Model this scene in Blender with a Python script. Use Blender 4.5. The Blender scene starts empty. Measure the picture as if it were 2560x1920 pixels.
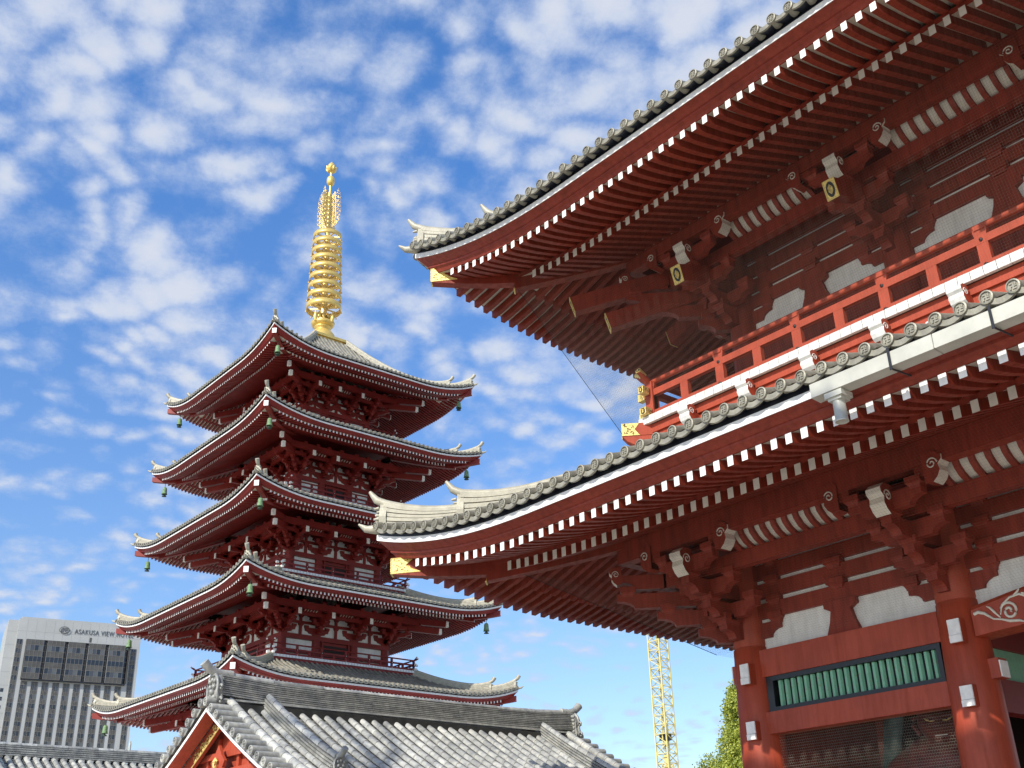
import bpy, math, random
from mathutils import Matrix, Vector
PI = math.pi
rnd = random.Random(7)
sc = bpy.context.scene
COL = sc.collection

# ------------------------------------------------------------------ camera
YAW, PITCH, ROLL, FOC = -0.86581, 0.442556, -0.02728, 2762.33
cam = bpy.data.objects.new('camera', bpy.data.cameras.new('camera')); COL.objects.link(cam)
_f = Vector((math.sin(YAW)*math.cos(PITCH), math.cos(YAW)*math.cos(PITCH), math.sin(PITCH)))
_r = Vector((math.cos(YAW), -math.sin(YAW), 0)); _u = _r.cross(_f)
_r2 = _r*math.cos(ROLL)+_u*math.sin(ROLL); _u2 = -_r*math.sin(ROLL)+_u*math.cos(ROLL)
cam.matrix_world = Matrix(((_r2.x, _u2.x, -_f.x, 0), (_r2.y, _u2.y, -_f.y, 0), (_r2.z, _u2.z, -_f.z, 1.6), (0, 0, 0, 1)))
cam.data.sensor_fit = 'HORIZONTAL'; cam.data.sensor_width = 36; cam.data.lens = 36*FOC/2560
cam.data.clip_start = 0.1; cam.data.clip_end = 5000
sc.camera = cam

# ------------------------------------------------------------------ sun, sky, exposure
SUN_AZ, SUN_EL = math.radians(-14), math.radians(35.7)      # azimuth west of south
sd = Vector((-math.sin(SUN_AZ)*math.cos(SUN_EL), -math.cos(SUN_AZ)*math.cos(SUN_EL), math.sin(SUN_EL)))
sun = bpy.data.objects.new('sun', bpy.data.lights.new('sun', 'SUN')); COL.objects.link(sun)
sun.data.energy = 4.5; sun.data.angle = math.radians(0.5); sun.data.color = (1.0, 0.95, 0.86)
sun.rotation_euler = sd.to_track_quat('Z', 'Y').to_euler()
sc.view_settings.view_transform = 'Standard'; sc.view_settings.look = 'None'
sc.view_settings.exposure = 0.2; sc.view_settings.gamma = 1.0; sc.view_settings.use_curve_mapping = False

world = bpy.data.worlds.new('World'); sc.world = world; world.use_nodes = True
def build_world():
    nt = world.node_tree; nt.nodes.clear(); N = nt.nodes.new; L = nt.links.new
    out = N('ShaderNodeOutputWorld'); bg = N('ShaderNodeBackground'); L(bg.outputs[0], out.inputs[0])
    sky = N('ShaderNodeTexSky'); sky.sky_type = 'NISHITA'; sky.sun_disc = False
    sky.sun_elevation = SUN_EL; sky.sun_rotation = PI+SUN_AZ
    sky.air_density = 1.0; sky.dust_density = 0.6; sky.ozone_density = 2.5
    def m(op, a, b=None, c=None):
        n = N('ShaderNodeMath'); n.operation = op
        for i, v in enumerate((a, b, c)):
            if v is None: continue
            if isinstance(v, (int, float)): n.inputs[i].default_value = v
            else: L(v, n.inputs[i])
        return n.outputs[0]
    hsv = N('ShaderNodeHueSaturation'); hsv.inputs['Hue'].default_value = 0.507; hsv.inputs['Saturation'].default_value = 1.32; hsv.inputs['Value'].default_value = 2.25
    L(sky.outputs[0], hsv.inputs['Color'])
    tc = N('ShaderNodeTexCoord'); sep = N('ShaderNodeSeparateXYZ'); L(tc.outputs['Generated'], sep.inputs[0])
    z = m('ADD', m('MAXIMUM', sep.outputs[2], 0.0), 0.24)
    cx = m('DIVIDE', sep.outputs[0], z); cy = m('DIVIDE', sep.outputs[1], z)
    cmb = N('ShaderNodeCombineXYZ'); L(cx, cmb.inputs[0]); L(cy, cmb.inputs[1])
    for sock, lo, hi in (('Saturation', 1.12, 1.26), ('Value', 1.80, 2.60)):
        q = N('ShaderNodeMapRange'); q.inputs[1].default_value = 0.10; q.inputs[2].default_value = 0.60; q.inputs[3].default_value = lo; q.inputs[4].default_value = hi; L(sep.outputs[2], q.inputs[0]); L(q.outputs[0], hsv.inputs[sock])
    mp = N('ShaderNodeMapping'); mp.inputs['Rotation'].default_value = (0, 0, 0.35); mp.inputs['Scale'].default_value = (1.0, 1.0, 1); mp.inputs['Location'].default_value = (3.1, 1.7, 0)
    L(cmb.outputs[0], mp.inputs[0])
    def noise(scale, detail, rough, vec, dist=0.0):
        n = N('ShaderNodeTexNoise'); n.inputs['Scale'].default_value = scale; n.inputs['Detail'].default_value = detail
        n.inputs['Roughness'].default_value = rough; n.inputs['Distortion'].default_value = dist; L(vec, n.inputs['Vector']); return n
    w = noise(3.0, 3, 0.5, mp.outputs[0])
    vm = N('ShaderNodeVectorMath'); vm.operation = 'MULTIPLY_ADD'; L(w.outputs['Color'], vm.inputs[0]); vm.inputs[1].default_value = (0.22, 0.22, 0); L(mp.outputs[0], vm.inputs[2])
    w2 = noise(14.0, 4, 0.6, mp.outputs[0])
    vm2 = N('ShaderNodeVectorMath'); vm2.operation = 'MULTIPLY_ADD'; L(w2.outputs['Color'], vm2.inputs[0]); vm2.inputs[1].default_value = (0.05, 0.05, 0); L(vm.outputs[0], vm2.inputs[2])
    vo = N('ShaderNodeTexVoronoi'); vo.feature = 'SMOOTH_F1'; vo.inputs['Scale'].default_value = 21.0; vo.inputs['Smoothness'].default_value = 0.45; L(vm2.outputs[0], vo.inputs['Vector'])
    cell = m('SUBTRACT', 1.0, m('MULTIPLY', vo.outputs['Distance'], 1.3))
    n1 = noise(3.0, 3, 0.55, mp.outputs[0])
    n2 = noise(25.0, 11, 0.68, mp.outputs[0])
    n3 = noise(34.0, 6, 0.65, mp.outputs[0])
    s = m('ADD', m('MULTIPLY', cell, 0.56), m('MULTIPLY', n1.outputs['Fac'], 1.0))
    s = m('ADD', s, m('MULTIPLY', n2.outputs['Fac'], 0.60)); s = m('ADD', s, m('MULTIPLY', n3.outputs['Fac'], 0.14))
    s = m('SUBTRACT', s, m('MULTIPLY', m('MAXIMUM', m('SUBTRACT', 0.58, sep.outputs[2]), 0.0), 0.62))
    mr = N('ShaderNodeMapRange'); mr.interpolation_type = 'SMOOTHSTEP'; mr.inputs[1].default_value = 0.75; mr.inputs[2].default_value = 1.33; mr.inputs[4].default_value = 0.90
    L(s, mr.inputs[0])
    ccol = N('ShaderNodeMixRGB'); ccol.inputs[1].default_value = (5.6, 6.7, 8.9, 1); ccol.inputs[2].default_value = (7.6, 8.0, 8.9, 1)
    cr = N('ShaderNodeMapRange'); cr.inputs[1].default_value = 0.98; cr.inputs[2].default_value = 1.45; L(s, cr.inputs[0]); L(cr.outputs[0], ccol.inputs[0])
    mix = N('ShaderNodeMixRGB'); L(mr.outputs[0], mix.inputs[0]); L(hsv.outputs[0], mix.inputs[1]); L(ccol.outputs[0], mix.inputs[2])
    L(mix.outputs[0], bg.inputs[0]); bg.inputs[1].default_value = 0.085
build_world()

# ------------------------------------------------------------------ materials
def mat(name, col, rough=0.5, metal=0.0, var=0.15, scale=3.0, bump=0.0, bscale=20.0, col2=None, spec=None, coat=0.0, streak=0.0):
    m = bpy.data.materials.new(name); m.use_nodes = True; nt = m.node_tree; b = nt.nodes['Principled BSDF']
    b.inputs['Roughness'].default_value = rough; b.inputs['Metallic'].default_value = metal
    if spec is not None: b.inputs['Specular IOR Level'].default_value = spec
    if coat: b.inputs['Coat Weight'].default_value = coat
    tc = nt.nodes.new('ShaderNodeTexCoord'); geo = nt.nodes.new('ShaderNodeNewGeometry')
    n = nt.nodes.new('ShaderNodeTexNoise'); n.inputs['Scale'].default_value = scale; n.inputs['Detail'].default_value = 6; n.inputs['Roughness'].default_value = 0.6
    nt.links.new(geo.outputs['Position'], n.inputs['Vector'])
    r = nt.nodes.new('ShaderNodeValToRGB'); nt.links.new(n.outputs['Fac'], r.inputs[0])
    c2 = col2 or tuple(c*(1-var) for c in col); c3 = tuple(min(1, c*(1+var*0.6)) for c in col)
    r.color_ramp.elements[0].position = 0.34; r.color_ramp.elements[0].color = (*c2, 1)
    r.color_ramp.elements[1].position = 0.62; r.color_ramp.elements[1].color = (*c3, 1)
    src = r.outputs[0]
    if streak:       # run-down grime: noise stretched along the vertical
        mp = nt.nodes.new('ShaderNodeMapping'); mp.inputs['Scale'].default_value = (9, 9, 0.8); nt.links.new(geo.outputs['Position'], mp.inputs[0])
        n3 = nt.nodes.new('ShaderNodeTexNoise'); n3.inputs['Scale'].default_value = 1.0; n3.inputs['Detail'].default_value = 7; n3.inputs['Roughness'].default_value = 0.7; nt.links.new(mp.outputs[0], n3.inputs['Vector'])
        r3 = nt.nodes.new('ShaderNodeMapRange'); r3.inputs[1].default_value = 0.42; r3.inputs[2].default_value = 0.68; r3.inputs[3].default_value = 1.0; r3.inputs[4].default_value = 1-streak; nt.links.new(n3.outputs['Fac'], r3.inputs[0])
        mm = nt.nodes.new('ShaderNodeMixRGB'); mm.blend_type = 'MULTIPLY'; mm.inputs[0].default_value = 1; nt.links.new(src, mm.inputs[1]); nt.links.new(r3.outputs[0], mm.inputs[2]); src = mm.outputs[0]
        rr = nt.nodes.new('ShaderNodeMapRange'); rr.inputs[1].default_value = 0.3; rr.inputs[2].default_value = 0.7; rr.inputs[3].default_value = rough-0.08; rr.inputs[4].default_value = min(1, rough+0.2); nt.links.new(n3.outputs['Fac'], rr.inputs[0]); nt.links.new(rr.outputs[0], b.inputs['Roughness'])
    nt.links.new(src, b.inputs['Base Color'])
    if bump:
        n2 = nt.nodes.new('ShaderNodeTexNoise'); n2.inputs['Scale'].default_value = bscale; n2.inputs['Detail'].default_value = 5
        nt.links.new(geo.outputs['Position'], n2.inputs['Vector'])
        bp = nt.nodes.new('ShaderNodeBump'); bp.inputs['Strength'].default_value = bump; bp.inputs['Distance'].default_value = 0.02
        nt.links.new(n2.outputs['Fac'], bp.inputs['Height']); nt.links.new(bp.outputs[0], b.inputs['Normal'])
    return m
M = {}
M['pillar'] = mat('lit_red_lacquer', (0.37, 0.060, 0.027), 0.42, spec=0.35, var=0.16, scale=1.2, bump=0.06, bscale=9, streak=0.22)  # same red lacquer, lightened for the light bounced onto pillars and lintels
M['red'] = mat('shaded_red_lacquer', (0.25, 0.036, 0.018), 0.48, spec=0.3, streak=0.32, var=0.16, scale=1.2, bump=0.08, bscale=9)  # same red lacquer, darkened to stand for shade under eaves and brackets
M['maroon'] = mat('maroon_lacquer', (0.21, 0.021, 0.016), 0.5, spec=0.3, var=0.2, scale=1.0, bump=0.05, bscale=8)
M['white'] = mat('white_paint', (0.83, 0.82, 0.79), 0.55, var=0.12, scale=7, streak=0.10)
M['cream'] = mat('cream_paint', (0.66, 0.62, 0.52), 0.6, var=0.10, scale=5)
M['plaster'] = mat('plaster', (0.80, 0.80, 0.76), 0.85, var=0.12, scale=1.5, streak=0.15, bump=0.1, bscale=40)
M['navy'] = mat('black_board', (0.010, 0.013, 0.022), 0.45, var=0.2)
M['tile'] = mat('titanium_tile', (0.27, 0.255, 0.20), 0.5, 0.2, var=0.28, scale=6, bump=0.15, bscale=30)
M['ptile'] = mat('pale_titanium_tile', (0.27, 0.255, 0.205), 0.5, 0.15, var=0.3, scale=2.5, bump=0.15, bscale=20)
M['ridge'] = mat('pale_ridge_tile', (0.40, 0.375, 0.29), 0.5, 0.1, var=0.18, scale=5, bump=0.2, bscale=25)
M['gold'] = mat('gold_leaf', (0.80, 0.57, 0.17), 0.38, 0.55, var=0.12, scale=3, bump=0.1, bscale=12)
M['goldp'] = mat('gilt_plate', (0.80, 0.62, 0.22), 0.45, 0.45, var=0.2, scale=20, bump=0.5, bscale=60)
M['black'] = mat('black_metal', (0.015, 0.016, 0.02), 0.4)
M['gutter'] = mat('gutter_metal', (0.50, 0.49, 0.42), 0.5, 0.2, var=0.12, scale=2.5)
M['bronze'] = mat('green_bronze', (0.16, 0.27, 0.13), 0.7, 0.1, var=0.35, scale=12)
M['darkbronze'] = mat('dark_bronze', (0.04, 0.07, 0.05), 0.6, 0.3)
M['net'] = mat('net_string', (0.15, 0.13, 0.11), 0.9)
M['wire'] = mat('wire_mesh', (0.38, 0.36, 0.31), 0.6, 0.2)
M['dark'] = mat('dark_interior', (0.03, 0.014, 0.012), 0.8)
M['craneyellow'] = mat('crane_yellow', (0.64, 0.54, 0.19), 0.55, var=0.1)
M['hotelwall'] = mat('concrete_panel', (0.37, 0.38, 0.37), 0.8, var=0.07, scale=0.1)
M['hotelside'] = M['hotelwall']
M['seam'] = mat('panel_seam', (0.30, 0.31, 0.31), 0.8)
M['signgrey'] = mat('sign_grey', (0.10, 0.11, 0.12), 0.5, 0.3)
M['mullion'] = mat('mullion', (0.22, 0.20, 0.17), 0.5, 0.2)
M['barge'] = mat('white_barge', (0.80, 0.79, 0.76), 0.5, var=0.05)
M['orange'] = mat('sunlit_vermilion', (0.41, 0.070, 0.034), 0.5, spec=0.3, streak=0.18, var=0.14, scale=2)  # red lightened to stand for sun on the balcony; the hall shares it
M['statue_red'] = mat('statue_red', (0.13, 0.026, 0.018), 0.5, var=0.4, scale=6)
M['statue_teal'] = mat('statue_teal', (0.08, 0.16, 0.15), 0.6, var=0.4, scale=5)
M['hair'] = mat('statue_black', (0.012, 0.012, 0.012), 0.5)
M['bark'] = mat('bark', (0.10, 0.075, 0.05), 0.9, bump=0.5)
def glass_mat(name, c1, c2, sc_=0.6, rough=0.12):
    m = mat(name, c1, rough, 0.0, col2=c2, scale=sc_, spec=0.8); return m
M['glass'] = glass_mat('tinted_glass', (0.035, 0.038, 0.045), (0.012, 0.014, 0.018), 0.35)
def vary_glass(m):
    nt = m.node_tree; b = nt.nodes['Principled BSDF']; geo = nt.nodes.new('ShaderNodeNewGeometry'); r = nt.nodes.new('ShaderNodeValToRGB'); nt.links.new(geo.outputs['Random Per Island'], r.inputs[0])
    e = r.color_ramp.elements; e[0].position = 0.0; e[0].color = (0.012,0.014,0.018,1); e[1].position = 1.0; e[1].color = (0.20,0.19,0.17,1)
    for p, c in ((0.55,(0.02,0.022,0.03,1)),(0.72,(0.05,0.05,0.055,1)),(0.88,(0.09,0.09,0.085,1))): q = e.new(p); q.color = c
    r.color_ramp.interpolation = 'CONSTANT'; nt.links.new(r.outputs[0], b.inputs['Base Color'])
vary_glass(M['glass'])
M['spandrel'] = mat('bronze_spandrel', (0.085, 0.080, 0.070), 0.35, 0.1, var=0.2, scale=0.4)
def green_mat():
    m = mat('weathered_green', (0.20, 0.46, 0.31), 0.6, var=0.12, scale=4); nt = m.node_tree; b = nt.nodes['Principled BSDF']
    geo = nt.nodes.new('ShaderNodeNewGeometry'); n = nt.nodes.new('ShaderNodeTexNoise'); n.inputs['Scale'].default_value = 22; n.inputs['Detail'].default_value = 8; n.inputs['Roughness'].default_value = 0.75
    nt.links.new(geo.outputs['Position'], n.inputs['Vector']); r = nt.nodes.new('ShaderNodeValToRGB'); nt.links.new(n.outputs['Fac'], r.inputs[0])
    r.color_ramp.elements[0].position = 0.37; r.color_ramp.elements[0].color = (1, 1, 1, 1); r.color_ramp.elements[1].position = 0.42; r.color_ramp.elements[1].color = (0, 0, 0, 1)
    mx = nt.nodes.new('ShaderNodeMixRGB'); src = b.inputs['Base Color'].links[0].from_socket
    nt.links.new(r.outputs[0], mx.inputs[0]); nt.links.new(src, mx.inputs[1]); mx.inputs[2].default_value = (0.28, 0.24, 0.12, 1); nt.links.new(mx.outputs[0], b.inputs['Base Color'])
    return m
M['green'] = green_mat()
def shrine_mat():
    m = bpy.data.materials.new('clay_tile'); m.use_nodes = True; nt = m.node_tree; b = nt.nodes['Principled BSDF']; N = nt.nodes.new; L = nt.links.new
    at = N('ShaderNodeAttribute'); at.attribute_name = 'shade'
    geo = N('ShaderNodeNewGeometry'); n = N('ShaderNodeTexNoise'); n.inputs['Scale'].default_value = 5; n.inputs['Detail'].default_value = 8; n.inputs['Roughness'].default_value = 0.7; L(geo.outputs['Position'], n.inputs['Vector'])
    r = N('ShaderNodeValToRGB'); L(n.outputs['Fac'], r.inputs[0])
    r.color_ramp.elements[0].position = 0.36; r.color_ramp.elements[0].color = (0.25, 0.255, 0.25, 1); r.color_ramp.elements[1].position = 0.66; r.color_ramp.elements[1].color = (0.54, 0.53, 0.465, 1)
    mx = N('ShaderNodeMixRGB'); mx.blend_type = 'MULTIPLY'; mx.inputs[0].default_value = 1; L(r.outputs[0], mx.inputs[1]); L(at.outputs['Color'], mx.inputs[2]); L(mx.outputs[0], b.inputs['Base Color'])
    b.inputs['Roughness'].default_value = 0.40; b.inputs['Metallic'].default_value = 0.10
    bp = N('ShaderNodeBump'); bp.inputs['Strength'].default_value = 0.25; bp.inputs['Distance'].default_value = 0.01; L(n.outputs['Fac'], bp.inputs['Height']); L(bp.outputs[0], b.inputs['Normal'])
    return m
M['clay'] = shrine_mat()
def ground_mat():
    m = mat('stone_paving', (0.46, 0.42, 0.36), 0.85, var=0.15, scale=0.5); nt = m.node_tree; b = nt.nodes['Principled BSDF']
    geo = nt.nodes.new('ShaderNodeNewGeometry'); br = nt.nodes.new('ShaderNodeTexBrick'); br.inputs['Scale'].default_value = 1.0; br.inputs['Mortar Size'].default_value = 0.012
    br.inputs['Brick Width'].default_value = 0.9; br.inputs['Row Height'].default_value = 0.45
    nt.links.new(geo.outputs['Position'], br.inputs['Vector']); src = b.inputs['Base Color'].links[0].from_socket
    nt.links.new(src, br.inputs['Color1']); nt.links.new(src, br.inputs['Color2']); br.inputs['Mortar'].default_value = (0.16, 0.15, 0.14, 1); nt.links.new(br.outputs[0], b.inputs['Base Color'])
    return m
M['ground'] = ground_mat()
def leaf_mat(name, c):
    m = bpy.data.materials.new(name); m.use_nodes = True; nt = m.node_tree; b = nt.nodes['Principled BSDF']; N = nt.nodes.new; L = nt.links.new
    geo = N('ShaderNodeNewGeometry'); r = N('ShaderNodeValToRGB'); L(geo.outputs['Random Per Island'], r.inputs[0])
    r.color_ramp.elements[0].color = (c[0]*0.5, c[1]*0.6, c[2]*0.6, 1); r.color_ramp.elements[1].color = (c[0]*1.5, c[1]*1.35, c[2]*1.1, 1)
    L(r.outputs[0], b.inputs['Base Color']); b.inputs['Roughness'].default_value = 0.55
    tr = N('ShaderNodeBsdfTranslucent'); L(r.outputs[0], tr.inputs[0]); mx = N('ShaderNodeMixShader'); mx.inputs[0].default_value = 0.3
    out = nt.nodes['Material Output']; L(b.outputs[0], mx.inputs[1]); L(tr.outputs[0], mx.inputs[2]); L(mx.outputs[0], out.inputs[0])
    return m
M['leaf'] = leaf_mat('yellow_green_leaf', (0.36, 0.42, 0.07))

# ------------------------------------------------------------------ mesh builder
ORG = {}
class MB:
    def __init__(s, *mats):
        s.v = []; s.f = []; s.mi = []; s.sm = []; s.sh = []; s.mats = list(mats); s.X = None; s.shade = 1.0
    def m(s, name):
        if name not in s.mats: s.mats.append(name)
        return s.mats.index(name)
    def add(s, vs, fs, mat=None, smooth=False):
        o = len(s.v)
        if s.X is not None: vs = [s.X @ Vector(p) for p in vs]
        s.v.extend([tuple(p) for p in vs]); k = s.m(mat) if mat else 0
        for f in fs:
            s.f.append(tuple(o+i for i in f)); s.mi.append(k); s.sm.append(smooth); s.sh.append(s.shade)
    def box(s, x0, x1, y0, y1, z0, z1, mat=None):
        s.add([(x0,y0,z0),(x1,y0,z0),(x1,y1,z0),(x0,y1,z0),(x0,y0,z1),(x1,y0,z1),(x1,y1,z1),(x0,y1,z1)],
              [(0,3,2,1),(4,5,6,7),(0,1,5,4),(1,2,6,5),(2,3,7,6),(3,0,4,7)], mat)
    def quad(s, a, b, c, d, mat=None): s.add([a,b,c,d], [(0,1,2,3)], mat)
    def prism(s, poly, w0, w1, fr, mat=None, caps=None, smooth=False):
        # poly: (u,v) points; fr(u,v,w)->xyz ; extruded from w0 to w1
        n = len(poly); vs = [fr(u,v,w0) for u,v in poly]+[fr(u,v,w1) for u,v in poly]
        s.add(vs, [(i,(i+1)%n,n+(i+1)%n,n+i) for i in range(n)], mat, smooth)
        s.add(vs, [tuple(range(n))[::-1]], caps or mat); s.add(vs, [tuple(range(n,2*n))], caps or mat)
    def tube(s, pts, r, n=8, mat=None, cap=True, smooth=True, up=(0,0,1)):
        pts = [Vector(p) for p in pts]; rs = r if isinstance(r, (list,tuple)) else [r]*len(pts); vs = []
        for i, p in enumerate(pts):
            t = (pts[min(i+1,len(pts)-1)]-pts[max(i-1,0)]).normalized(); a = Vector(up)
            if abs(t.dot(a)) > 0.95: a = Vector((1,0,0)) if abs(t.x) < 0.9 else Vector((0,1,0))
            x = t.cross(a).normalized(); y = x.cross(t)
            for k in range(n):
                an = 2*PI*k/n; vs.append(p+(x*math.cos(an)+y*math.sin(an))*rs[i])
        fs = [(i*n+k, i*n+(k+1)%n, (i+1)*n+(k+1)%n, (i+1)*n+k) for i in range(len(pts)-1) for k in range(n)]
        s.add(vs, fs, mat, smooth)
        if cap: s.add([vs[i] for i in range(n)], [tuple(range(n))], mat); s.add([vs[-n+i] for i in range(n)], [tuple(range(n))], mat)
    def bar(s, a, b, w, h, mat=None, up=(0,0,1), endmat=None):
        a = Vector(a); b = Vector(b); t = (b-a).normalized(); x = t.cross(Vector(up)).normalized(); y = x.cross(t); vs = []
        for p in (a, b):
            for i, j in ((-1,-1),(1,-1),(1,1),(-1,1)): vs.append(p+x*(i*w/2)+y*(j*h/2))
        s.add(vs, [(0,1,5,4),(1,2,6,5),(2,3,7,6),(3,0,4,7)], mat); s.add(vs, [(0,3,2,1),(4,5,6,7)], endmat or mat)
    def lathe(s, prof, c, n=16, mat=None, smooth=True):
        vs = []; cx, cy, cz = c
        for r, z in prof:
            for k in range(n):
                a = 2*PI*k/n; vs.append((cx+r*math.cos(a), cy+r*math.sin(a), cz+z))
        s.add(vs, [(i*n+k, i*n+(k+1)%n, (i+1)*n+(k+1)%n, (i+1)*n+k) for i in range(len(prof)-1) for k in range(n)], mat, smooth)
    def mesh(s, name, org=(0,0,0)):
        me = bpy.data.meshes.new(name); ox, oy, oz = org
        me.from_pydata([(x-ox,y-oy,z-oz) for x,y,z in s.v], [], s.f)
        for k in s.mats: me.materials.append(M[k])
        me.polygons.foreach_set('material_index', s.mi); me.polygons.foreach_set('use_smooth', s.sm)
        if any(q != 1.0 for q in s.sh):
            at = me.color_attributes.new('shade', 'FLOAT_COLOR', 'CORNER'); buf = []
            for p, q in zip(me.polygons, s.sh): buf += [q,q,q,1.0]*p.loop_total
            at.data.foreach_set('color', buf)
        me.update(); return me
    def build(s, name, parent=None, label=None, kind=None):
        org = ORG.get(parent.name, (0,0,0)) if parent else (0,0,0)
        o = bpy.data.objects.new(name, s.mesh(name, org)); COL.objects.link(o)
        if parent: o.parent = parent
        ORG[o.name] = org
        if label: o['label'] = label
        if kind: o['kind'] = kind
        return o
def thing(name, label, cat, loc=(0,0,0), group=None):
    o = bpy.data.objects.new(name, None); COL.objects.link(o); o.location = loc; ORG[o.name] = tuple(loc)
    o['label'] = label; o['category'] = cat
    if group: o['group'] = group
    return o
def inst(name, mesh, parent, loc, rz=0.0, label=None):
    o = bpy.data.objects.new(name, mesh); COL.objects.link(o); o.parent = parent
    org = ORG.get(parent.name, (0,0,0)); o.location = tuple(loc[i]-org[i] for i in range(3)); o.rotation_euler = (0,0,rz)
    ORG[o.name] = (0,0,0)
    if label: o['label'] = label
    return o
def hold(name, parent, label=None):          # an Empty part that holds sub-parts
    o = bpy.data.objects.new(name, None); COL.objects.link(o); o.parent = parent; ORG[o.name] = ORG[parent.name]
    if label: o['label'] = label
    return o
def lerp(tab, x):
    if x <= tab[0][0]: return tab[0][1]
    for (a, b), (c, d) in zip(tab, tab[1:]):
        if x <= c: return b+(d-b)*(x-a)/(c-a)
    return tab[-1][1]
def R4(k): return Matrix.Rotation(k*PI/2, 4, 'Z')   # k=0 south, 1 east, 2 north, 3 west

# ------------------------------------------------------------------ hipped tiled roof with two rows of rafters
class Roof:
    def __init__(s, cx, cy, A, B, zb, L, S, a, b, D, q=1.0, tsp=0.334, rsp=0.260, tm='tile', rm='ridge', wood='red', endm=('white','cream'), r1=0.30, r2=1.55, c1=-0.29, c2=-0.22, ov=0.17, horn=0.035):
        s.__dict__.update(cx=cx, cy=cy, A=A, B=B, zb=zb, L=L, S=S, a=a, b=b, D=D, q=q, tsp=tsp, rsp=rsp, tm=tm, rm=rm, wood=wood, endm=endm, r1=r1, r2=r2, c1=c1, c2=c2, ov=ov, horn=horn)
        s.g = [(0,1),(0.3*q,0.86),(1.55*q,0.75),(3.4*q,0.12),(5*q,0)]
    def hl(s, k): return s.A if k % 2 == 0 else s.B
    def hb(s, k): return s.B if k % 2 == 0 else s.A
    def lift(s, b):
        u = 1-max(b, 0)/s.S
        return s.L*u**2.3 if u > 0 else 0
    def low(s, k, t, d): return s.zb+s.lift(s.hl(k)-abs(t))*lerp(s.g, d)
    def top(s, k, t, d):
        b = s.hl(k)-abs(t); dd = max(d, 0)
        return s.zb+0.30*s.q+s.lift(max(b, dd))*(1-min(dd/s.D, 1)*0.6)+s.a*d+s.b*dd*dd
    def P(s, k, t, d, z):
        c, sn = (1,0,-1,0)[k], (0,1,0,-1)[k]; x, y = t, -(s.hb(k)-d)
        return (s.cx+c*x-sn*y, s.cy+sn*x+c*y, z)
    def ts(s, k, n=24):
        h = s.hl(k); w = min(s.S, h*0.95); out = []
        for i in range(n+1): out.append(-h+w*i/n)
        m = 4
        for i in range(1, m): out.append(-h+w+(2*h-2*w)*i/m)
        for i in range(n+1): out.append(h-w+w*i/n)
        return sorted(set(round(v, 5) for v in out))
    def strip(s, mb, k, prof, mat, fun='low', smooth=False):
        ts = s.ts(k); n = len(prof); vs = []; h = s.hl(k)
        for t in ts:
            for d, dz in prof:
                td = t*(h-d)/h; z = (s.low if fun == 'low' else s.top)(k, td, d)+dz; vs.append(s.P(k, td, d, z))
        fs = [(i*n+j, (i+1)*n+j, (i+1)*n+j+1, i*n+j+1) for i in range(len(ts)-1) for j in range(n-1)]
        mb.add(vs, fs, mat, smooth)
    def rafter(s, mb, k, t, d0, d1, cf, w, h, wood, endm, nseg=4):
        vs = []
        for i in range(nseg+1):
            d = d0+(d1-d0)*i/nseg; zc = s.low(k, t, d)+cf(d)
            for a, b in ((-w/2,-h/2),(w/2,-h/2),(w/2,h/2),(-w/2,h/2)): vs.append(s.P(k, t+a, d, zc+b))
        fs = []
        for i in range(nseg):
            o = i*4; fs += [(o,o+1,o+5,o+4),(o+1,o+2,o+6,o+5),(o+3,o,o+4,o+7)]
        mb.add(vs, fs, wood); mb.add(vs[:4], [(0,3,2,1)], endm)
    def rows(s, k):
        q = s.q; h = s.hl(k)
        cf1 = lambda d: s.c1*q+(s.c2-s.c1+0.265)*q*((d-s.r1*q)/(1.35*q))-0.03*math.sin(PI*min(1, max(0, (d-s.r1*q)/(1.35*q))))
        cf2 = lambda d: s.c2*q+0.37*(d-s.r2*q)
        out = []
        for row, (d0, dd, cf, w, hh, em) in enumerate(((s.r1*q, (s.r2+0.12)*q, cf1, 0.108, 0.155, s.endm[0]), (s.r2*q, 4.6*q, cf2, 0.113, 0.18, s.endm[1]))):
            lim = h-d0-0.66*q; n = int(round(2*(h-1.0*q)/s.rsp)); sp = 2*(h-1.0*q)/n
            for i in range(n+1):
                t = -(h-1.0*q)+sp*i
                if abs(t) > lim: continue
                e = min(dd, h-abs(t)-0.03)
                if e-d0 < 0.05: continue
                out.append((row, t+rnd.gauss(0, 0.003), d0+rnd.gauss(0, 0.004), e, cf, w*q*rnd.uniform(0.96, 1.03), hh*q*rnd.uniform(0.97, 1.02), em))
        return out
    def boards(s, parent):
        q = s.q; mb = MB(s.wood)
        for k in range(4):
            s.strip(mb, k, [(0.012*q,-0.001*q),(0.06*q,-0.022*q),(0.12*q,-0.055*q),(0.175*q,-0.095*q),(0.20*q,-0.10*q),(0.205*q,-0.135*q),(0.26*q,-0.165*q),((s.r1-0.005)*q,(s.c1+0.079)*q),((s.r1+0.02)*q,(s.c1+0.079)*q)], s.wood)
            s.strip(mb, k, [((s.r2+0.04)*q,(s.c2+0.085)*q),((s.r2+0.03)*q,(s.c2+0.19)*q),((s.r2+0.12)*q,(s.c2+0.20)*q)], s.wood)
        mb.build('eave_board', parent)
        mb = MB('cream')
        for k in range(4):
            s.strip(mb, k, [((s.r1+0.02)*q,(s.c1+0.076)*q),((s.r1+0.7)*q,(s.c1+0.070+0.17)*q),((s.r2+0.16)*q,(s.c2+0.345)*q)], 'cream')
            s.strip(mb, k, [((s.r2+0.05)*q,(s.c2+0.10)*q),((s.r2+1.5)*q,(s.c2+0.085)*q+0.37*1.5*q),(4.6*q,(s.c2+0.09)*q+0.37*(4.6-s.r2)*q)], 'cream')
        mb.build('soffit', parent)
        mb = MB('white')
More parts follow.
